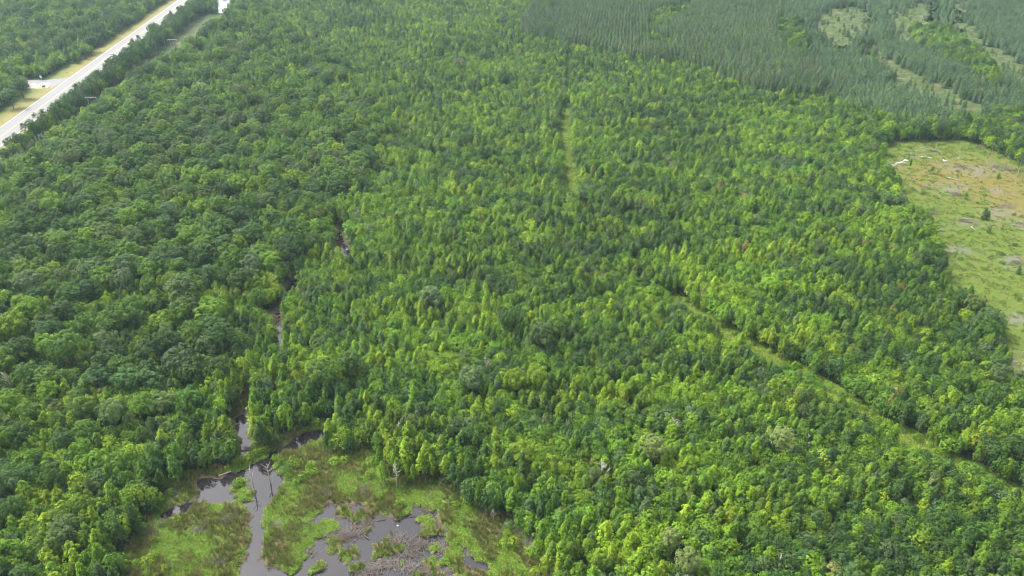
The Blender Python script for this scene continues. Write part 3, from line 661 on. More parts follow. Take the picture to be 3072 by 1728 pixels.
# 3. young trees everywhere else
SPLIT = G(1536, 760)[1]
qa = jgrid(2.0, -XF, XF, 85, SPLIT, .42, 32); qb = jgrid(2.7, -XF, XF, SPLIT, YF, .42, 35); q = np.concatenate([qa[in_view(qa)], qb[in_view(qb)]]); q = q[mask_common(q) & free(q, 1.8)]
hard = np.zeros(len(q), bool)
for h_ in HARD_IN: hard |= sdist(q, h_) < 0
pm = ((sdist(q, PINES_A) < 1) | (sdist(q, PINES_B) < 1)) & ~hard; q = q[~pm]
u, of = road_uv(q); q = q[~((of > ROAD_W) & (of < ROAD_W + 10))]
q = q[far_from(q, ALLBIG[~small_o], 2.4)]; q = q[far_from(q, ALLBIG[small_o], 1.7)]
q = q[rng.uniform(size=len(q)) < .93]
zz = zone_of(q); px, ppm = PX(q[:, 0], q[:, 1])
nb, nm = n_big(q), n_mid(q)
base = np.array([.17, .34, .32, .10, .045, .006, .02])            # dark mid bright lime grey rust blue
pr = np.repeat(base[None], len(q), 0)
w = zz == 'west'; pr[w] = [.12, .24, .28, .32, .03, .004, .006]
pr[(px[:, 1] < 700) & ~w] = [.19, .36, .26, .11, .055, .005, .02]
pr[:, 3] *= np.exp(.5 * nm + .3 * n_small(q)); pr[:, 2] *= np.exp(.3 * nm + .3 * nb); pr[:, 0] *= np.exp(-.5 * nb - .35 * nm); pr[:, 4] *= np.exp(-.8 * nm)
conep = np.clip(.30 + .2 * n_mid(q + 300), .06, .8); conep = np.where(zz == 'marsh', .55, conep); conep = np.where((px[:, 1] < 650) & ~w, conep * .55, conep)
isc = rng.uniform(size=len(q)) < conep
cols = ['dark', 'mid', 'bright', 'lime', 'grey', 'rust', 'blue']
far = q[:, 1] > SPLIT
for fr, a0, a1, hm in ((False, .75, 1.35, .97), (True, 1.05, 1.6, .88)):
    k1 = isc & (far == fr); k2 = ~isc & (far == fr)
    add('cone', q[k1], cols, pr[k1], a0, a1, zz[k1], hm, 62 + fr)
    add('round', q[k2], cols, pr[k2] * np.array([1.2, 1.1, .9, .6, 1.2, .8, 1.2]), a0, a1, zz[k2], hm, 64 + fr)
# 4. pines
q = jgrid(2.35, -900, 1100, -200, 1300, .22, 33, R(18), 1.0, 1.15); q = q[in_view(q, 260)]; q = q[(sdist(q, PINES_A) < 0)]
for h_ in HARD_IN: q = q[sdist(q, h_) > .5]
q = q[mask_common(q)]
add('pine', q, ['pine', 'grey', 'dark', 'mid'], [.68, .18, .08, .06], .78, 1.15, 'pines', 1., 64)
q = jgrid(2.45, -900, 900, -200, 1300, .25, 34, R(-40), 1.0, 1.2); q = q[in_view(q, 260)]; q = q[(sdist(q, PINES_B) < 0)]
for h_ in HARD_IN + OPEN_B: q = q[sdist(q, h_) + 3.0 * n_small(q) + 3.0 * n_mid(q) > 5.0]
q = q[mask_common(q)]; q = q[rng.uniform(size=len(q)) < .96]
add('ypine', q, ['ypine', 'pine', 'dark', 'grey'], [.68, .15, .08, .09], .85, 1.2, 'ypines', 1., 65)
# scattered pines in openings
for h_ in OPEN_B:
    lo, hi = h_.min(0), h_.max(0); q = rng.uniform(lo, hi, (int(np.prod(hi - lo) / 22), 2)); q = q[inside(q, h_)]
    k = rng.uniform(size=len(q)) < .22; add('ypine', q[k], ['ypine', 'mid'], [.6, .4], .4, .8, 'opening', 1., 66); add('shrub', q[~k], ['bright', 'grey', 'lime', 'mid'], [.3, .3, .2, .2], .4, 1.0, 'opening', .7, 67)
# 5. the row of tall pines and broad trees between the highway and the power line strip
us = np.arange(-90, L + 330, 3.4)
for row, of0 in enumerate((11.0, 14.0, 17.0, 20.0)):
    q = ROAD_O + rd * (us + 1.7 * (row % 2))[:, None] + rn * (ROAD_W + of0 + rng.uniform(-1.1, 1.1, len(us)))[:, None]; q += rng.uniform(-.9, .9, q.shape)
    ds = segdist(q, np.array([STRIP_A - (STRIP_B - STRIP_A) * .3, STRIP_B]), False); q = q[(ds > 5) & in_view(q, 250)]
    q = q[sdist(q, POND_FAR) > 2]; q = q[rng.uniform(size=len(q)) < .88]
    kk = rng.uniform(size=len(q)); k = kk < .2; k2 = (kk >= .2) & (kk < .58); k3 = kk >= .58
    add('tpine', q[k], ['dark', 'pine', 'mid'], [.5, .4, .1], .8, 1.05, 'row', .9, 70 + row)
    add('oak', q[k2], ['dark', 'mid', 'grey'], [.6, .25, .15], .45, .65, 'row', 1.35, 75 + row)
    add('round', q[k3], ['dark', 'mid', 'bright'], [.55, .33, .12], 1.3, 1.9, 'row', .95, 80 + row)
# 6. shrubs: marsh rim, creek banks, clearing, trail edges
q = rng.uniform(MARSH.min(0), MARSH.max(0), (1500, 2)); sdm = sdist(q, MARSH); q = q[(sdm < 1.0) & (sdm > -7)]; q = q[water_sd(q) > .9]
q = q[rng.uniform(size=len(q)) < .26 * np.exp(sdist(q, MARSH) / 4) + .035]; add('shrub', q, ['lime', 'bright', 'mid', 'grey'], [.4, .3, .2, .1], .55, 1.15, 'marsh', .9, 90)
for a, b in ((730, 1389), (742, 1383), (756, 1376), (770, 1370), (784, 1362), (797, 1355), (720, 1392), (708, 1398), (775, 1366), (750, 1380), (826, 1378), (836, 1384), (846, 1400), (858, 1420), (870, 1412), (880, 1398), (866, 1438), (900, 1400), (712, 1458), (724, 1454), (910, 1440), (890, 1455), (930, 1430)):
    add('shrub', np.array([G(a, b)]), ['bright', 'lime', 'mid'], [.5, .3, .2], .7, 1.15, 'bank', .9, a)
q = rng.uniform((130, 200), (400, 480), (2600, 2)); q = q[in_view(q, 120)]; q = q[sdist(q, CLEAR) < -1]
q = q[rng.uniform(size=len(q)) < np.where(sdist(q, ORANGE) < 0, .18, .55) + .3 * (sdist(q, CLEAR) > -8)]
add('shrub', q, ['mid', 'bright', 'dark', 'lime'], [.35, .3, .2, .15], .35, .95, 'clear', .75, 91)
q = TRAIL_G[rng.integers(2, len(TRAIL_G) - 1, 260)]; t_ = rng.uniform(0, 1, 260)
idx = rng.integers(0, len(TRAIL_G) - 1, 420); tt = rng.uniform(size=(420, 1)); q = TRAIL_G[idx] * (1 - tt) + TRAIL_G[idx + 1] * tt; q = q + rng.choice([-1, 1], (420, 1)) * rng.uniform(2.2, 4.2, (420, 1)) * np.array([.8, .6]); q = q[in_view(q, 0)]
add('shrub', q, ['bright', 'lime', 'mid'], [.45, .35, .2], .5, 1.0, 'trail', .8, 92)

# ------------------------------------------------------------------ which trees stand as single things, which as a wood
KN = {'oak': 'broadleaf_tree', 'cone': 'conical_tree', 'round': 'small_tree', 'pine': 'plantation_pine', 'ypine': 'young_pine', 'tpine': 'tall_pine', 'shrub': 'shrub'}
KP = {'oak': 'broad round-crowned tree', 'cone': 'pointed young tree', 'round': 'bushy-topped tree', 'pine': 'slim plantation pine', 'ypine': 'short young pine', 'tpine': 'tall bare-stemmed pine', 'shrub': 'low leafy shrub'}
CW = {'dark': 'dark green', 'mid': 'mid-green', 'bright': 'bright green', 'lime': 'yellow-green', 'grey': 'grey-green', 'pale': 'cream-green', 'rust': 'rusty olive', 'pine': 'dull dark green', 'ypine': 'dark bluish green', 'blue': 'deep bluish green'}
PL = {'west': 'in the old woodland between creek and highway', 'mid': 'in the young thicket between creek and grassy trail', 'east': 'in the belt between grassy trail and clearing', 'clear': 'beside the orange-soil clearing', 'marsh': 'on the rim of the marsh',
      'across': 'in the wood across the highway', 'road': 'next to the power line strip', 'pines': 'in the dense pine plantation', 'ypines': 'in the young pine rows beyond the clearing', 'opening': 'scattered in a dry opening among young pines', 'row': 'in the tree row beside the highway',
      'bank': 'on the low bank between creek and pond', 'trail': 'beside the grassy trail'}
PL.update({'west_creek': 'on the old-woodland bank of the creek', 'mid_creek': 'on the young-thicket bank of the creek', 'west_trail': 'near the narrow trail', 'mid_trail': 'lining the grassy trail on the creek side', 'east_trail': 'lining the grassy trail on the clearing side',
           'west_marsh': 'in the old woodland just behind the marsh', 'mid_marsh': 'in the young thicket just behind the marsh', 'east_marsh': 'behind the marsh', 'east_creek': 'near the creek'})
SZ = {'oak': (.66, .92), 'cone': (.85, 1.18), 'round': (.85, 1.18), 'pine': (.9, 1.06), 'ypine': (.9, 1.12), 'tpine': (.8, .95), 'shrub': (.5, .95)}
HT = {'oak': 11.5, 'cone': 6.5, 'round': 5.1, 'pine': 10.5, 'ypine': 5.2, 'tpine': 12.5, 'shrub': 2}
LIM = {'oak': 300, 'cone': 300, 'round': 300, 'pine': 300, 'ypine': 300, 'tpine': 300, 'shrub': 300}
rest = defaultdict(list); n_ind = defaultdict(int)
def plant(t):
    k = t['kind']; pt = PATS[k][t['pat']]; z = -.08 + float(ground_z(t['p'])[0]) * (k == 'shrub')
    root = bpy.data.objects.new(KN[k], None); root.empty_display_size = .5; C.objects.link(root)
    root.location = (t['p'][0], t['p'][1], z); root.rotation_euler = (0, 0, t['rz']); root.scale = (t['s'], t['s'], t['sz'])
    for part, me in (('trunk' if k != 'shrub' else 'stems', pt['trunk']), ('crown', pt['crown'])):
        o = bpy.data.objects.new(part, me); C.objects.link(o); o.parent = root
        if part == 'crown': o['tint'] = [float(x) for x in t['tint']]
    if t['label']: tag(root, t['label'], 'shrub' if k == 'shrub' else 'tree', 'trees that stand out from their neighbours')
    else:
        pl = t['place']
        if k in ('oak', 'cone', 'round') and pl in ('west', 'mid', 'east'):
            dc = segdist(t['p'][None], CREEK_G, False)[0]; dt = min(segdist(t['p'][None], TRAIL_G[8:], False)[0], segdist(t['p'][None], TRAIL_G[:7], False)[0])
            if dc < 9: pl = pl + '_creek'
            elif dt < 8: pl = pl + '_trail'
            elif sdist(t['p'][None], MARSH)[0] < 22: pl = pl + '_marsh'
        lo, hi = SZ[k]; sw = 'large ' if t['s'] > hi else ('little ' if t['s'] < lo else '')
        lb = sw + CW[t['col']] + ' ' + KP[k] + ' ' + PL[pl]; tag(root, lb, 'shrub' if k == 'shrub' else 'tree', sw + CW[t['col']] + ' ' + KP[k] + 's ' + PL[pl])
for k in KN:
    T = [t for t in TREES if t['kind'] == k]
    sc = []
    for t in T:
        if k in ('cone', 'round') and (t['place'] == 'marsh' or t['label']): t['sz'] *= 1.08
        p1, m = PX(t['p'][0], t['p'][1], HT[k] * t['sz'] * .7)
        vis = (-10 < p1[0] < 3082) and (-6 < p1[1] < 1740)
        sc.append((1e6 if t['label'] else 0) + (float(m) * t['s'] if vis else -1))
    order = np.argsort(-np.array(sc), kind='stable')
    for j, i in enumerate(order):
        if j < LIM[k] and sc[i] > 0: plant(T[i]); n_ind[k] += 1
        else: rest[k].append(T[i])
print('TREES', len(TREES), {k: (n_ind[k], len(rest[k])) for k in KN})

def scatter(name, pts, scale, rz, pid, tint, protos, label, cat):
    col = bpy.data.collections.new(name + '_patterns')
    for i, me in enumerate(protos):
        o = bpy.data.objects.new('pattern_%02d_%s' % (i, name), me); col.objects.link(o)
    me = bpy.data.meshes.new(name); n = len(pts); me.vertices.add(n); me.vertices.foreach_set('co', np.asarray(pts, np.float32).ravel())
    def at(nm, ty, key, d): a = me.attributes.new(nm, ty, 'POINT'); a.data.foreach_set(key, d)
    at('size', 'FLOAT_VECTOR', 'vector', np.asarray(scale, np.float32).ravel()); at('turn', 'FLOAT', 'value', np.asarray(rz, np.float32))
    at('pick', 'INT', 'value', np.asarray(pid, np.int32)); at('tint', 'FLOAT_COLOR', 'color', np.column_stack([tint, np.ones(n)]).astype(np.float32).ravel())
    ob = link(name, me); tag(ob, label, cat, kind='stuff')
    ng = bpy.data.node_groups.new(name, 'GeometryNodeTree'); ng.interface.new_socket('Geometry', in_out='INPUT', socket_type='NodeSocketGeometry'); ng.interface.new_socket('Geometry', in_out='OUTPUT', socket_type='NodeSocketGeometry')
    gi = ng.nodes.new('NodeGroupInput'); go = ng.nodes.new('NodeGroupOutput'); ip = ng.nodes.new('GeometryNodeInstanceOnPoints'); ci = ng.nodes.new('GeometryNodeCollectionInfo')
    ci.inputs['Collection'].default_value = col; ci.inputs['Separate Children'].default_value = True; ci.inputs['Reset Children'].default_value = True; ip.inputs['Pick Instance'].default_value = True
    def na(nm, ty): a = ng.nodes.new('GeometryNodeInputNamedAttribute'); a.data_type = ty; a.inputs['Name'].default_value = nm; return a.outputs['Attribute']
    cx = ng.nodes.new('ShaderNodeCombineXYZ'); ng.links.new(na('turn', 'FLOAT'), cx.inputs['Z'])
    er = ng.nodes.new('FunctionNodeEulerToRotation'); ng.links.new(cx.outputs[0], er.inputs[0])
    ng.links.new(gi.outputs[0], ip.inputs['Points']); ng.links.new(ci.outputs[0], ip.inputs['Instance']); ng.links.new(na('pick', 'INT'), ip.inputs['Instance Index'])
    ng.links.new(er.outputs[0], ip.inputs['Rotation']); ng.links.new(na('size', 'FLOAT_VECTOR'), ip.inputs['Scale']); ng.links.new(ip.outputs[0], go.inputs[0])
    md = ob.modifiers.new('scatter', 'NODES'); md.node_group = ng; return ob
SN = {'oak': ('broadleaf_wood', 'old woodland of round-crowned trees merging into one mass'), 'cone': ('conical_tree_thicket', 'mass of pointed young trees filling the forest'), 'round': ('small_tree_thicket', 'mass of low bushy-topped trees filling the forest'),
      'pine': ('pine_plantation', 'dense dull green plantation of slim pines'), 'ypine': ('young_pine_rows', 'rows of short dark young pines beyond the clearing'), 'tpine': ('pine_row_mass', 'far end of the tall pine row by the highway'), 'shrub': ('shrub_cover', 'low shrub cover at trail, clearing and marsh edges')}
for k, T in rest.items():
    if T: scatter(SN[k][0], [(t['p'][0], t['p'][1], -.08) for t in T], [(t['s'], t['s'], t['sz']) for t in T], [t['rz'] for t in T], [t['pat'] for t in T], np.array([t['tint'] for t in T]), [p['whole'] for p in PATS[k]], SN[k][1], 'wood' if k != 'shrub' else 'shrubs')

# ------------------------------------------------------------------ low plants of marsh, clearing and trail
def tuft(seed, n, h, spread, sz, blade):
    r = np.random.default_rng(seed); a = r.uniform(0, 6.28, n); d = spread * np.sqrt(r.uniform(size=n))
    if blade:
        V = []; F = []; A = []
        for i in range(n):
            b = np.array([math.cos(a[i]) * d[i] * .4, math.sin(a[i]) * d[i] * .4, -.05]); tpt = np.array([math.cos(a[i]) * d[i] * 1.3, math.sin(a[i]) * d[i] * 1.3, h * r.uniform(.6, 1.1)]); s = np.array([-math.sin(a[i]), math.cos(a[i]), 0]) * sz
            F.append([len(V), len(V) + 1, len(V) + 2, len(V) + 3]); V += [b - s, b + s, tpt + s * .3, tpt - s * .3]; A += [r.uniform()] * 4
        return mesh_np('tuft', V, np.array(F), M_LEAF, {'leaf': A})
    c = np.column_stack([np.cos(a) * d, np.sin(a) * d, h * r.uniform(.2, 1, n)]); nr = r.normal(size=(n, 3)) * .5 + [0, 0, 1]
    V, F, A = leaves(c, nr, sz * r.uniform(.6, 1.4, n), r); return mesh_np('tuft', V, F, M_LEAF, {'leaf': A})
LOW = [tuft(i, 26, .16, .5, .17, False) for i in range(4)]; GRS = [tuft(20 + i, 24, .7, .35, .025, True) for i in range(4)]
q = rng.uniform(MARSH.min(0) - 1, MARSH.max(0) + 1, (52000, 2)); q = q[in_view(q, 20, bot=1800)]; wq = land_edge(q); mq = sdist(q, MARSH)
dq = .56 + .55 * (wave_noise(21, 15)(q) * .8 + .5 * n_small(q))
k = (mq < .8) & (wq > -.05) & (rng.uniform(size=len(q)) < np.clip(1.05 - .9 * dq, .12, 1)); a = q[k]; tn = np.array([.098, .170, .018]) * rng.uniform(.7, 1.35, (len(a), 1)) * rng.uniform(.85, 1.15, (len(a), 3))
sc = rng.uniform(.7, 1.35, (len(a), 1)); scatter('marsh_plants', np.column_stack([a, np.maximum(ground_z(a), WATER_Z)]), np.repeat(sc, 3, 1), rng.uniform(0, 6.3, len(a)), rng.integers(0, 4, len(a)), tn, LOW, 'bright green low leafy plants matting the marsh', 'marsh plants')
k = (mq < 2) & (wq > .25) & (rng.uniform(size=len(q)) < np.clip(.75 * dq - .05, .03, .6)); a = q[k]; tn = np.where(rng.uniform(size=(len(a), 1)) < .5, np.array([[.22, .19, .08]]), np.array([[.12, .16, .03]])) * rng.uniform(.7, 1.2, (len(a), 1))
sc = rng.uniform(.6, 1.4, (len(a), 1)); scatter('marsh_grass', np.column_stack([a, ground_z(a)]), np.repeat(sc, 3, 1), rng.uniform(0, 6.3, len(a)), rng.integers(0, 4, len(a)), tn, GRS, 'tan and olive marsh grass between the open water', 'grass')
q = rng.uniform((110, 120), (420, 480), (60000, 2)); q = q[in_view(q, 60)]; q = q[sdist(q, CLEAR) < 1.5]; ca = clear_attr(q); k = rng.uniform(size=len(q)) < np.clip(.62 - .5 * ca['orange'] - .6 * ca['bare'] + .25 * n_small(q), .02, 1); q = q[k]
tn = np.where(rng.uniform(size=(len(q), 1)) < .3, np.array([[.14, .155, .03]]), np.array([[.066, .120, .014]])) * rng.uniform(.7, 1.25, (len(q), 1)); sc = rng.uniform(.7, 1.7, (len(q), 1)) * np.array([1.3, 1.3, 1.2])
scatter('clearing_grass', np.column_stack([q, np.full(len(q), .12)]), sc, rng.uniform(0, 6.3, len(q)), rng.integers(0, 4, len(q)), tn, LOW, 'green low growth over the logged clearing', 'grass')
q = rng.uniform((110, 120), (420, 480), (30000, 2)); q = q[in_view(q, 60)]; q = q[sdist(q, CLEAR) < 1]; q = q[rng.uniform(size=len(q)) < np.clip(.45 + .3 * n_fine(q) + .25 * n_small(q + 50), .03, 1)]
tn = np.where(rng.uniform(size=(len(q), 1)) < .45, np.array([[.20, .155, .065]]), np.array([[.13, .15, .04]])) * rng.uniform(.55, 1.25, (len(q), 1)); sc = rng.uniform(.5, 1.5, (len(q), 1)) * np.array([1.4, 1.4, .5])
scatter('dry_weeds', np.column_stack([q, np.full(len(q), .12)]), sc, rng.uniform(0, 6.3, len(q)), rng.integers(0, 4, len(q)), tn, GRS, 'dry brown weeds and stems over the clearing', 'weeds')
idx = rng.integers(0, len(TRAIL_G) - 1, 9000); tt = rng.uniform(size=(9000, 1)); q = TRAIL_G[idx] * (1 - tt) + TRAIL_G[idx + 1] * tt + rng.uniform(-4, 4, (9000, 2)); q = q[in_view(q, 30)]
tn = np.array([[.13, .19, .025]]) * rng.uniform(.7, 1.25, (len(q), 1)) * rng.uniform(.9, 1.1, (len(q), 3)); sc = np.repeat(rng.uniform(.8, 1.5, (len(q), 1)), 3, 1)
scatter('trail_growth', np.column_stack([q, np.full(len(q), .1)]), sc, rng.uniform(0, 6.3, len(q)), rng.integers(0, 4, len(q)), tn, LOW, 'bright grass growing over the forest trail', 'grass')

# ------------------------------------------------------------------ dead wood
def bare_tree(px, py, hf, s, label, pati, mat=None):
    q = G(px, py, 7.5 * s * hf); b = BARE[pati]; root = bpy.data.objects.new('dead_tree', None); C.objects.link(root); root.location = (q[0], q[1], min(0., float(ground_z(q)[0])) - .05); root.rotation_euler = (0, 0, px); root.scale = (s, s, s)
    for n_ in ('trunk', 'branches'): o = bpy.data.objects.new(n_, b[n_]); C.objects.link(o); o.parent = root
    tag(root, label, 'dead tree')
bare_tree(1802, 1412, .7, 1.0, 'bare pinkish-grey dead tree standing in the lower thicket', 0)
bare_tree(18, 1127, .75, 1.35, 'bare brownish dead treetop in the old woodland', 1)
bare_tree(1188, 1425, .6, .8, 'leafless grey tree in front of green conical trees on the marsh bank', 2)
bare_tree(1198, 1295, .6, .9, 'pale dead tree inside the wood behind the marsh', 3)
bare_tree(1480, 1545, .5, .5, 'small whitish dead bush on the marsh rim', 1)
bare_tree(1085, 520, .7, 1.2, 'tall white dead trunk by the dark hollow upstream of the creek pool', 0)
bare_tree(1055, 515, .7, 1.25, 'slanting bare dead tree beside the upstream hollow', 3)
bare_tree(1120, 425, .7, 1.1, 'pale dead tree above the upstream hollow', 2)
bare_tree(1240, 480, .7, 1.0, 'weathered dead tree at the edge of the young thicket', 1)
bare_tree(2420, 1330, .55, .9, 'thin grey dead stems in the gap near the cream-topped tree', 3)
bare_tree(2016, 1290, .6, .95, 'white dead stems under the thicket canopy near the grassy trail', 0)
bare_tree(1460, 1105, .6, .9, 'grey dead tree beside the lime domed trees', 2)
bare_tree(2335, 1700, .5, .9, 'white dead branches at the foot of the dense thicket', 3)
bare_tree(2996, 575, .4, .55, 'white broken snag at the foot of the lone sapling', 1)
bare_tree(2930, 690, .3, .35, 'pale broken stub standing on the green clearing', 2)
# grey brush tree by the marsh
r = np.random.default_rng(77); m = MB()
for i in range(90):
    a = r.uniform(0, 6.3); el = r.uniform(.5, 1.5); ln = r.uniform(1.8, 4.0); d = np.array([math.cos(a) * math.cos(el), math.sin(a) * math.cos(el), math.sin(el)]); p1 = d * ln * .5 + r.normal(0, .15, 3)
    m.tube([d * .2, p1, d * ln + r.normal(0, .3, 3) - [0, 0, .3]], [.04, .03, .01], 3, False)
q = G(1592, 1650); m.tube([(0, 0, -.3), (.1, 0, 1.2)], [.18, .1], 6); tag(link('dead_bush', m.mesh('dead_bush', M_DEAD), loc=(q[0], q[1], 0)), 'pale grey leafless bush of fine twigs at the marsh edge', 'dead bush')
# snags standing in the channel
def snag(px, py, h, label, seed, green=False):
    r = np.random.default_rng(seed); q = G(px, py, WATER_Z); root = bpy.data.objects.new('snag', None); C.objects.link(root); root.location = (q[0], q[1], WATER_Z - .5)
    m = MB(); m.tube([(0, 0, 0), (-.05, 0, h * .3), (-.1, .05, h * .65), (-.3, .1, h)], [.16, .14, .10, .03], 7); o = link('trunk', m.mesh('snag_trunk', M_DEAD), root)
    b = MB()
    for i in range(9):
        t = r.uniform(.55, .95); a = r.uniform(0, 6.3); ln = r.uniform(.6, 1.5) * min(1, h / 5); p0 = np.array([-.1 - .2 * max(0, t - .65), .05, h * t]); d = np.array([math.cos(a) * .8, math.sin(a) * .8, .7]); b.tube([p0, p0 + d * ln * .5, p0 + d * ln + [0, 0, .1]], [.07, .05, .025], 4)
    link('branch', b.mesh('snag_branch', M_DEAD), root); tag(root, label, 'dead tree')
    return q
snag(764, 1472, 6.2, 'white forked dead snag rising from the middle of the channel', 3)
snag(812, 1450, 5.2, 'thin dead snag near the vegetated bank of the channel', 4)
snag(805, 1402, 1.3, 'short dark snag stub near the channel fork', 5)
# fallen logs
def log(p0, p1, r0, label, mat=None, z=.15, branches=3, seed=0):
    r = np.random.default_rng(seed); a = np.append(G(*p0), z); b = np.append(G(*p1), z + .1); m = MB(); mid = (a + b) / 2 + np.append(r.normal(0, .15, 2), .05); loc = a.copy()
    m.tube([a - loc, mid - loc, b - loc], [r0, r0 * .8, r0 * .45], 7)
    for i in range(branches):
        t = r.uniform(.4, .95); p = a + (b - a) * t - loc; d = np.append(r.normal(0, 1, 2), .5); d /= np.linalg.norm(d); m.tube([p, p + d * r.uniform(.6, 1.4)], [r0 * .35, r0 * .1], 4)
    tag(link('fallen_log', m.mesh('fallen_log', mat or M_DEAD), loc=tuple(loc)), label, 'log')
log((701, 1404), (816, 1352), .18, 'long thin fallen log along the bank between creek and channel', M_BRUSH, .12, 4, 1)
log((655, 1428), (700, 1414), .16, 'pale log lying along the bank above the dark inlet', M_DEAD, .1, 2, 2)
log((500, 1512), (560, 1462), .13, 'slim pale log slanting down to the inlet', M_DEAD, .2, 3, 3)
log((830, 1424), (852, 1418), .10, 'short dark log in the channel by the green bank', M_WET, -.05, 1, 4)
log((744, 1188), (777, 1132), .26, 'dark rotting log lying along the creek bed', M_WET, .15, 6, 5)
log((752, 1180), (772, 1140), .15, 'thin grey log beside the dark rotting creek log', M_BRUSH, .3, 4, 6)
log((724, 1352), (756, 1346), .12, 'grey log jam stick across the small creek', M_BRUSH, .0, 5, 7)
log((1276, 1500), (1312, 1470), .15, 'brown log leaning out of the marsh bank', M_BRUSH, .2, 3, 8)
log((2838, 533), (2880, 545), .2, 'long grey log on the orange soil', M_DEAD, .3, 3, 9)
log((2800, 590), (2818, 600), .25, 'dark log in green growth of the clearing', M_WET, .3, 2, 10)
log((2912, 682), (2926, 694), .16, 'thin white log on the green clearing', M_DEAD, .3, 2, 11)
log((2890, 655), (2920, 672), .2, 'grey log by the bare patch in the clearing', M_BRUSH, .3, 4, 12)
log((2962, 678), (2976, 676), .14, 'pale stick-like log below the lone conifer', M_DEAD, .3, 1, 13)
log((1085, 1600), (1110, 1618), .1, 'dark sunken log in the pond between brush piles', M_WET, -.05, 2, 14)
log((1130, 1562), (1160, 1556), .08, 'thin dark stick afloat at the pond edge', M_WET, -.06, 2, 15)
log((1228, 1552), (1250, 1548), .08, 'dark stick floating on the open pond', M_WET, -.06, 1, 16)
log((985, 1470), (1005, 1440), .12, 'dead brown stem fallen across the dry marsh grass', M_BRUSH, .25, 4, 17)
# brush piles
def brush(px, py, rx, ry, n, label, seed, mat=None, h=.55, kind='brush_pile'):
    r = np.random.default_rng(seed); q = G(px, py); m = MB(); main = r.uniform(0, 3.1)
    for i in range(n):
        c = np.array([r.normal(0, rx * .45), r.normal(0, ry * .45), 0]); a = main + r.normal(0, .7); ln = r.uniform(.5, 1.5) * (rx + ry) * .28; d = np.array([math.cos(a), math.sin(a), r.normal(0, .22)]); zc = max(0, h * (1 - (c[0] / rx) ** 2 - (c[1] / ry) ** 2)) * r.uniform(.1, 1)
        c[2] = zc; k = np.array([-d[1], d[0], .2]) * r.normal(0, .15) * ln; rr = r.uniform(.018, .05); m.tube([c - d * ln, c + k, c + d * ln], [rr, rr * .8, rr * .3], 3, False)
    tag(link(kind, m.mesh(kind, mat or M_BRUSH), loc=(q[0], q[1], WATER_Z + .02 if water_sd(np.array([q]))[0] < 0 else float(ground_z(q)[0]))), label, 'brush pile', 'piles of dead brush in marsh and clearing')
BR = [(1065, 1588, 2.6, 1.8, 150, 'swirled pile of grey dead reeds at the pond corner'), (1030, 1612, 2.6, 1.6, 130, 'flat tangle of dead brush beside the small green islet'), (985, 1600, 1.8, 1.2, 80, 'grey brush heap between channel and pond'), (1100, 1568, 1.6, 1.2, 80, 'pale reed swirl touching the open pond water'),
      (1200, 1615, 2.4, 1.4, 120, 'pinkish brush heap standing out of the pond centre'), (1255, 1635, 3.0, 1.8, 170, 'largest pale brush raft in the pond'), (1225, 1660, 2.2, 1.4, 110, 'brush raft below the largest pale one in the pond'), (1330, 1640, 2.2, 1.6, 110, 'grey brush heap at the pond rim nearest the bright green flat'),
      (1330, 1592, 1.4, 1.2, 70, 'small grey twig heap on the pond rim'), (1160, 1690, 3.2, 1.7, 180, 'wide brush raft between green islets in the pond'), (1090, 1715, 2.6, 1.4, 120, 'long low brush raft beside a round green islet'), (1240, 1705, 2.4, 1.3, 110, 'brush tangle beside the green islet with tall weeds'),
      (930, 1655, 1.6, 1.1, 70, 'brown brush mound on the green mat by the channel'), (925, 1572, 1.3, 1.0, 60, 'brown dead patch of stems on the green mat'), (830, 1576, 1.2, 1.0, 60, 'reddish dead stems in the bright green mat by the channel'), (1285, 1525, 1.4, 1.6, 80, 'rusty brush spilling into the pond from the bank'),
      (1090, 1475, 1.6, 2.0, 90, 'grey-brown brush leaning on the dry marsh slope'), (975, 1480, 2.0, 1.8, 100, 'dark tangled stems on the dry marsh slope'), (690, 1560, 2.4, 1.4, 110, 'brown dead brush on the green island left of the channel'), (600, 1590, 2.2, 1.3, 80, 'thin dead stems over the marsh flat below the inlet'), (660, 1690, 2.4, 1.4, 90, 'tan dead stems on the marsh flat beside the channel'),
      (1545, 1590, 1.2, 1.6, 80, 'brown dried brush against the tree line'), (1500, 1600, 1.0, .8, 50, 'dark brown root mound on the bright green flat'), (745, 1345, 1.3, .9, 70, 'grey branch jam in the small creek'), (515, 1485, 1.6, 1.4, 60, 'pale twig litter on the inlet bank'), (450, 1605, 1.8, 1.4, 70, 'dead twigs at the foot of the woodland beside the flat')]
for i, b in enumerate(BR): brush(*b[:5], b[5], 200 + i, h=.5)
BC = [(2870, 585, 4, 2.4, 90, 'grey brush heap behind the bushy small tree in the clearing'), (2880, 500, 4, 2, 80, 'grey slash pile on the orange soil'), (2795, 455, 3, 1.6, 60, 'slash heap near the head of the clearing'), (3015, 620, 4, 2.4, 80, 'slash pile beside the white broken snag'), (2895, 665, 4, 2.0, 80, 'grey slash heap on the green part of the clearing'), (2800, 640, 3, 2, 60, 'dark slash heap near the dark thin conifers'),
      (2985, 500, 3, 1.6, 60, 'slash under the tall pines at the clearing corner'), (3050, 790, 3, 1.6, 60, 'grey slash on the bare patch beside open grass'), (2935, 443, 3, 1.6, 60, 'brush along the shaded head of the clearing'), (2780, 563, 3, 1.6, 60, 'brush strewn below the small round tree')]
for i, b in enumerate(BC): brush(*b[:5], b[5], 300 + i, h=.8, kind='slash_pile')

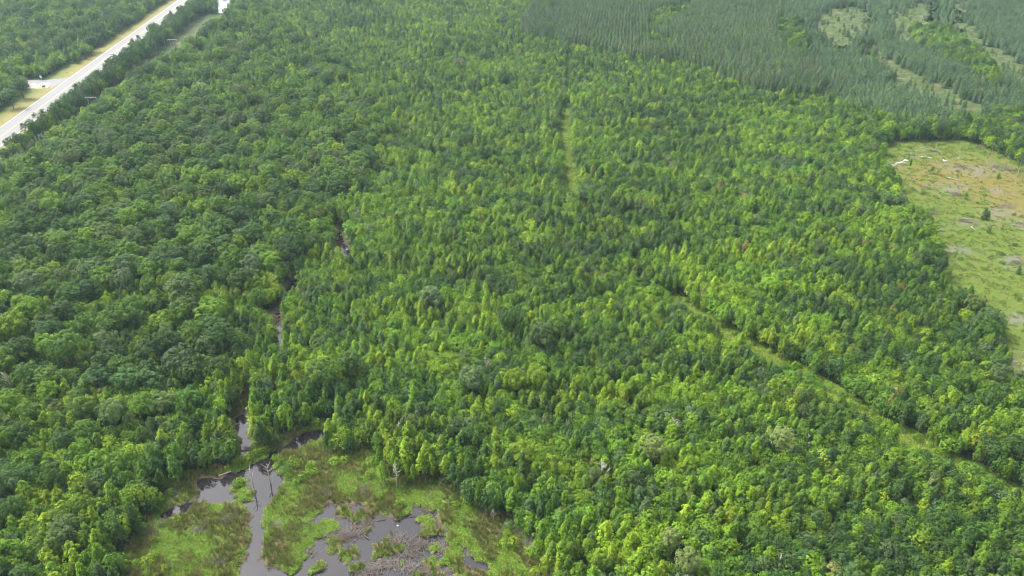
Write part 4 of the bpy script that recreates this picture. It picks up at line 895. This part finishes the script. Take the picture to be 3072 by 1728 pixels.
# ------------------------------------------------------------------ rocks
def rock_mesh(seed):
    r = np.random.default_rng(seed); V = []; F = []; nl, na = 5, 9; sc = r.uniform(.8, 1.2, 3); bm = r.uniform(.78, 1.18, (nl, na))
    for i in range(nl):
        ph = (i + .5) / nl * np.pi
        for j in range(na): a = 2 * np.pi * j / na; V.append((math.sin(ph) * math.cos(a) * bm[i, j] * sc[0], math.sin(ph) * math.sin(a) * bm[i, j] * sc[1], math.cos(ph) * bm[i, j] * .6))
    for i in range(nl - 1):
        for j in range(na): F.append((i * na + j, (i + 1) * na + j, (i + 1) * na + (j + 1) % na, i * na + (j + 1) % na))
    F.append(tuple(range(na))); F.append(tuple(range((nl - 1) * na, nl * na))[::-1]); return mesh_np('rock', V, F, M_ROCK, smooth=True)
RK = [rock_mesh(i) for i in range(4)]
rocks = [(2663, 496), (2672, 498), (2680, 497), (2688, 494), (2694, 491), (2700, 489), (2706, 486), (2711, 484), (2716, 482), (2709, 488), (2722, 483), (2684, 500), (2766, 472), (2772, 474), (2788, 474), (2794, 476), (2776, 467), (2824, 482), (2830, 481), (2836, 483), (2832, 484), (2884, 478), (2876, 476)]
for i, (a, b) in enumerate(rocks):
    q = G(a, b); s = random.uniform(.25, .6); o = link('rock', RK[i % 4], loc=(q[0], q[1], .2), rz=i * 1.3, sc=(s * 1.5, s, s * .7))
    tag(o, 'white rock scattered with others at the orange corner of the clearing', 'rock', 'white rocks at the clearing corner')
q = G(1042, 750); tag(link('rock', RK[1], loc=(q[0], q[1], .15), sc=(.45, .4, .55)), 'single white boulder at the lower end of the creek pool', 'rock')
q = G(132, 260); tag(link('soil_mound', mesh_np('soil_mound', *(lambda m: ([v.co[:] for v in m.vertices], [tuple(p.vertices) for p in m.polygons]))(RK[2]), M_GREYROCK, smooth=True), loc=(q[0], q[1], .2), sc=(1.2, .9, 1.0)), 'small dark mound on the gravel patch by the side road', 'mound')
m = MB(); m.tube([(0, 0, 0), (0, 0, .2), (0, 0, .26), (0, 0, .32)], [.13, .13, .05, .04], 10); q = G(1194, 1577, WATER_Z); jug = link('floating_jug', m.mesh('floating_jug', flat('white_plastic', (.8, .8, .8))), loc=(q[0] - .15, q[1], WATER_Z + .06)); jug.rotation_euler = (R(90), 0, R(60))
tag(jug, 'small white object floating on the open pond water', 'jug')

# ------------------------------------------------------------------ highway things: cars, signs, power poles, white heap
M_TYRE = flat('tyre_rubber', (.02, .02, .02), .9); M_GLASS = flat('car_glass', (.02, .025, .03), .1); M_LAMP = flat('lamp_plastic', (.6, .1, .08), .3); M_HEAD = flat('headlamp', (.7, .7, .68), .2)
def car(u, of, col, name, label, flip=False):
    pm = flat(name + '_paint', col, .3, 0, .5); q = ROAD_O + rd * u + rn * of; root = bpy.data.objects.new('car', None); C.objects.link(root); root.location = (q[0], q[1], .16); root.rotation_euler = (0, 0, math.atan2(rd[1], rd[0]) + (math.pi if flip else 0)); tag(root, label, 'car')
    prof = [(-2.25, .35), (-2.28, .75), (-2.15, .95), (-1.2, 1.0), (1.0, .95), (2.1, .78), (2.28, .6), (2.25, .35)]; n = len(prof); m = MB()
    V = [(x, s * (.9 if z < .9 else .84), z) for s in (-1, 1) for x, z in prof]; F = [tuple(range(n)), tuple(range(n, 2 * n))[::-1]] + [(i, i + n, (i + 1) % n + n, (i + 1) % n) for i in range(n)]; m.add(V, F); link('body', m.mesh('car_body', pm), root)
    cab = [(-1.9, .98), (-1.35, 1.48), (.2, 1.5), (1.05, .96)]; m = MB(); V = [(x, s * (.82 if z < 1 else .66), z) for s in (-1, 1) for x, z in cab]; m.add(V, [(0, 1, 2, 3), (7, 6, 5, 4), (0, 4, 5, 1), (2, 6, 7, 3), (3, 7, 4, 0)]); link('windows', m.mesh('car_windows', M_GLASS), root)
    m = MB(); m.box((-.57, 0, 1.505), (1.5, 1.3, .06)); link('roof', m.mesh('car_roof', pm), root)
    w = MB(); w.tube([(0, -.1, 0), (0, .1, 0)], [.33, .33], 14); wm = w.mesh('car_wheel', M_TYRE); rm = MB(); rm.tube([(0, -.115, 0), (0, .115, 0)], [.2, .2], 10); rmm = rm.mesh('car_rim', M_HEAD)
    for x in (-1.4, 1.4):
        for y in (-.83, .83): wo = link('wheel', wm, root, (x, y, .33)); link('rim', rmm, wo)
    for s in (-1, 1):
        m = MB(); m.box((2.2, s * .62, .68), (.12, .38, .14)); link('headlight', m.mesh('car_headlight', M_HEAD), root); m = MB(); m.box((-2.26, s * .65, .78), (.06, .32, .16)); link('tail_light', m.mesh('car_tail_light', M_LAMP), root)
def uo(px, py): return [float(x) for x in road_uv(np.array([G(px, py)]))][0:2]
u, of = uo(339, 168); car(u, ROAD_W * .62, (.82, .82, .82), 'white', 'white car driving on the pale highway')
u, of = uo(404, 130); car(u, ROAD_W * .86, (.30, .31, .33), 'grey', 'grey car at the right edge of the highway', True)
M_POST = flat('post_wood', (.22, .18, .14), .9); M_STEEL = flat('galvanised_post', (.4, .41, .42), .5, .6); M_SIGNW = flat('sign_white', (.8, .8, .8)); M_SIGNY = flat('sign_yellow', (.8, .72, .3))
def sign(px, py, h, w, hh, mat, label):
    q = G(px, py); root = bpy.data.objects.new('road_sign', None); C.objects.link(root); root.location = (q[0], q[1], 0); tag(root, label, 'sign'); m = MB(); m.box((0, 0, h / 2), (.09, .09, h)); link('post', m.mesh('sign_post', M_STEEL), root); m = MB(); m.box((0, -.08, h - hh / 2), (w, .04, hh)); link('panel', m.mesh('sign_panel', mat), root)
sign(125, 241, 2.6, 1.0, 1.3, M_SIGNW, 'white road sign beside the side road junction'); sign(203, 226, 1.9, .9, .9, M_SIGNY, 'pale yellow road sign on the verge past the junction'); sign(99, 298, 1.0, .35, .6, M_SIGNW, 'small white marker post on the green verge'); sign(270, 232, 1.6, .4, .7, M_STEEL, 'grey marker post on the tree row side of the highway')
def pole(px, py, h, label):
    q = G(px, py); root = bpy.data.objects.new('power_pole', None); C.objects.link(root); root.location = (q[0], q[1], 0); tag(root, label, 'power pole', 'twin power poles along the strip')
    for s in (-1, 1): m = MB(); m.tube([(s * 1.6, 0, -.4), (s * 1.6, 0, h)], [.17, .12], 8); link('pole', m.mesh('pole', M_POST), root)
    m = MB(); m.box((0, 0, h - .7), (5.6, .16, .26)); link('crossarm', m.mesh('crossarm', flat('crossarm_wood', (.5, .5, .48), .8)), root)
    for x in (-2.6, 0, 2.6): m = MB(); m.tube([(x, 0, h - .85), (x, 0, h - 1.5)], [.1, .1], 7); link('insulator', m.mesh('insulator', M_STEEL), root)
    m = MB(); m.tube([(-1.6, 0, h * .45), (1.6, 0, h * .8)], [.05, .05], 5); m.tube([(1.6, .02, h * .45), (-1.6, .02, h * .8)], [.05, .05], 5); link('cross_brace', m.mesh('cross_brace', M_POST), root)
pole(524, 158, 8.6, 'twin-legged power pole by the bare soil patch in the grassy strip'); pole(284, 340, 8.6, 'twin-legged power pole half hidden by the roadside trees')
m = MB(); r = np.random.default_rng(5)
for i in range(7): m.box((r.uniform(-1.2, 1.2), r.uniform(-1, 1), .5 + r.uniform(0, .5)), (r.uniform(1.2, 2.2), r.uniform(1, 1.8), r.uniform(.7, 1.3)), r.uniform(0, 3), r.uniform(.4, .8))
q = G(566, 141); tag(link('white_heap', m.mesh('white_heap', flat('white_sheet', (.8, .8, .8), .7)), loc=(q[0], q[1], 0)), 'white sheet-covered heap on the bare soil of the power line strip', 'heap')

# ------------------------------------------------------------------ haze
HX, HY0, HY1, HT_ = 7200., -700., 12300., 119.5
m = MB(); m.box((0, (HY0 + HY1) / 2, (HT_ - 1.6) / 2), (2 * HX, HY1 - HY0, HT_ + 1.6)); me = m.mesh('haze', None)
hm, t, o = nt('haze_air'); pv = N(t, 'ShaderNodeVolumePrincipled'); pv.inputs['Color'].default_value = (.62, .84, 1.0, 1); pv.inputs['Density'].default_value = .000085; pv.inputs['Anisotropy'].default_value = .2
t.links.new(pv.outputs[0], o.inputs['Volume']); me.materials.append(hm)
tag(link('haze', me), 'thin pale haze hanging over the whole forest', 'haze', kind='stuff')
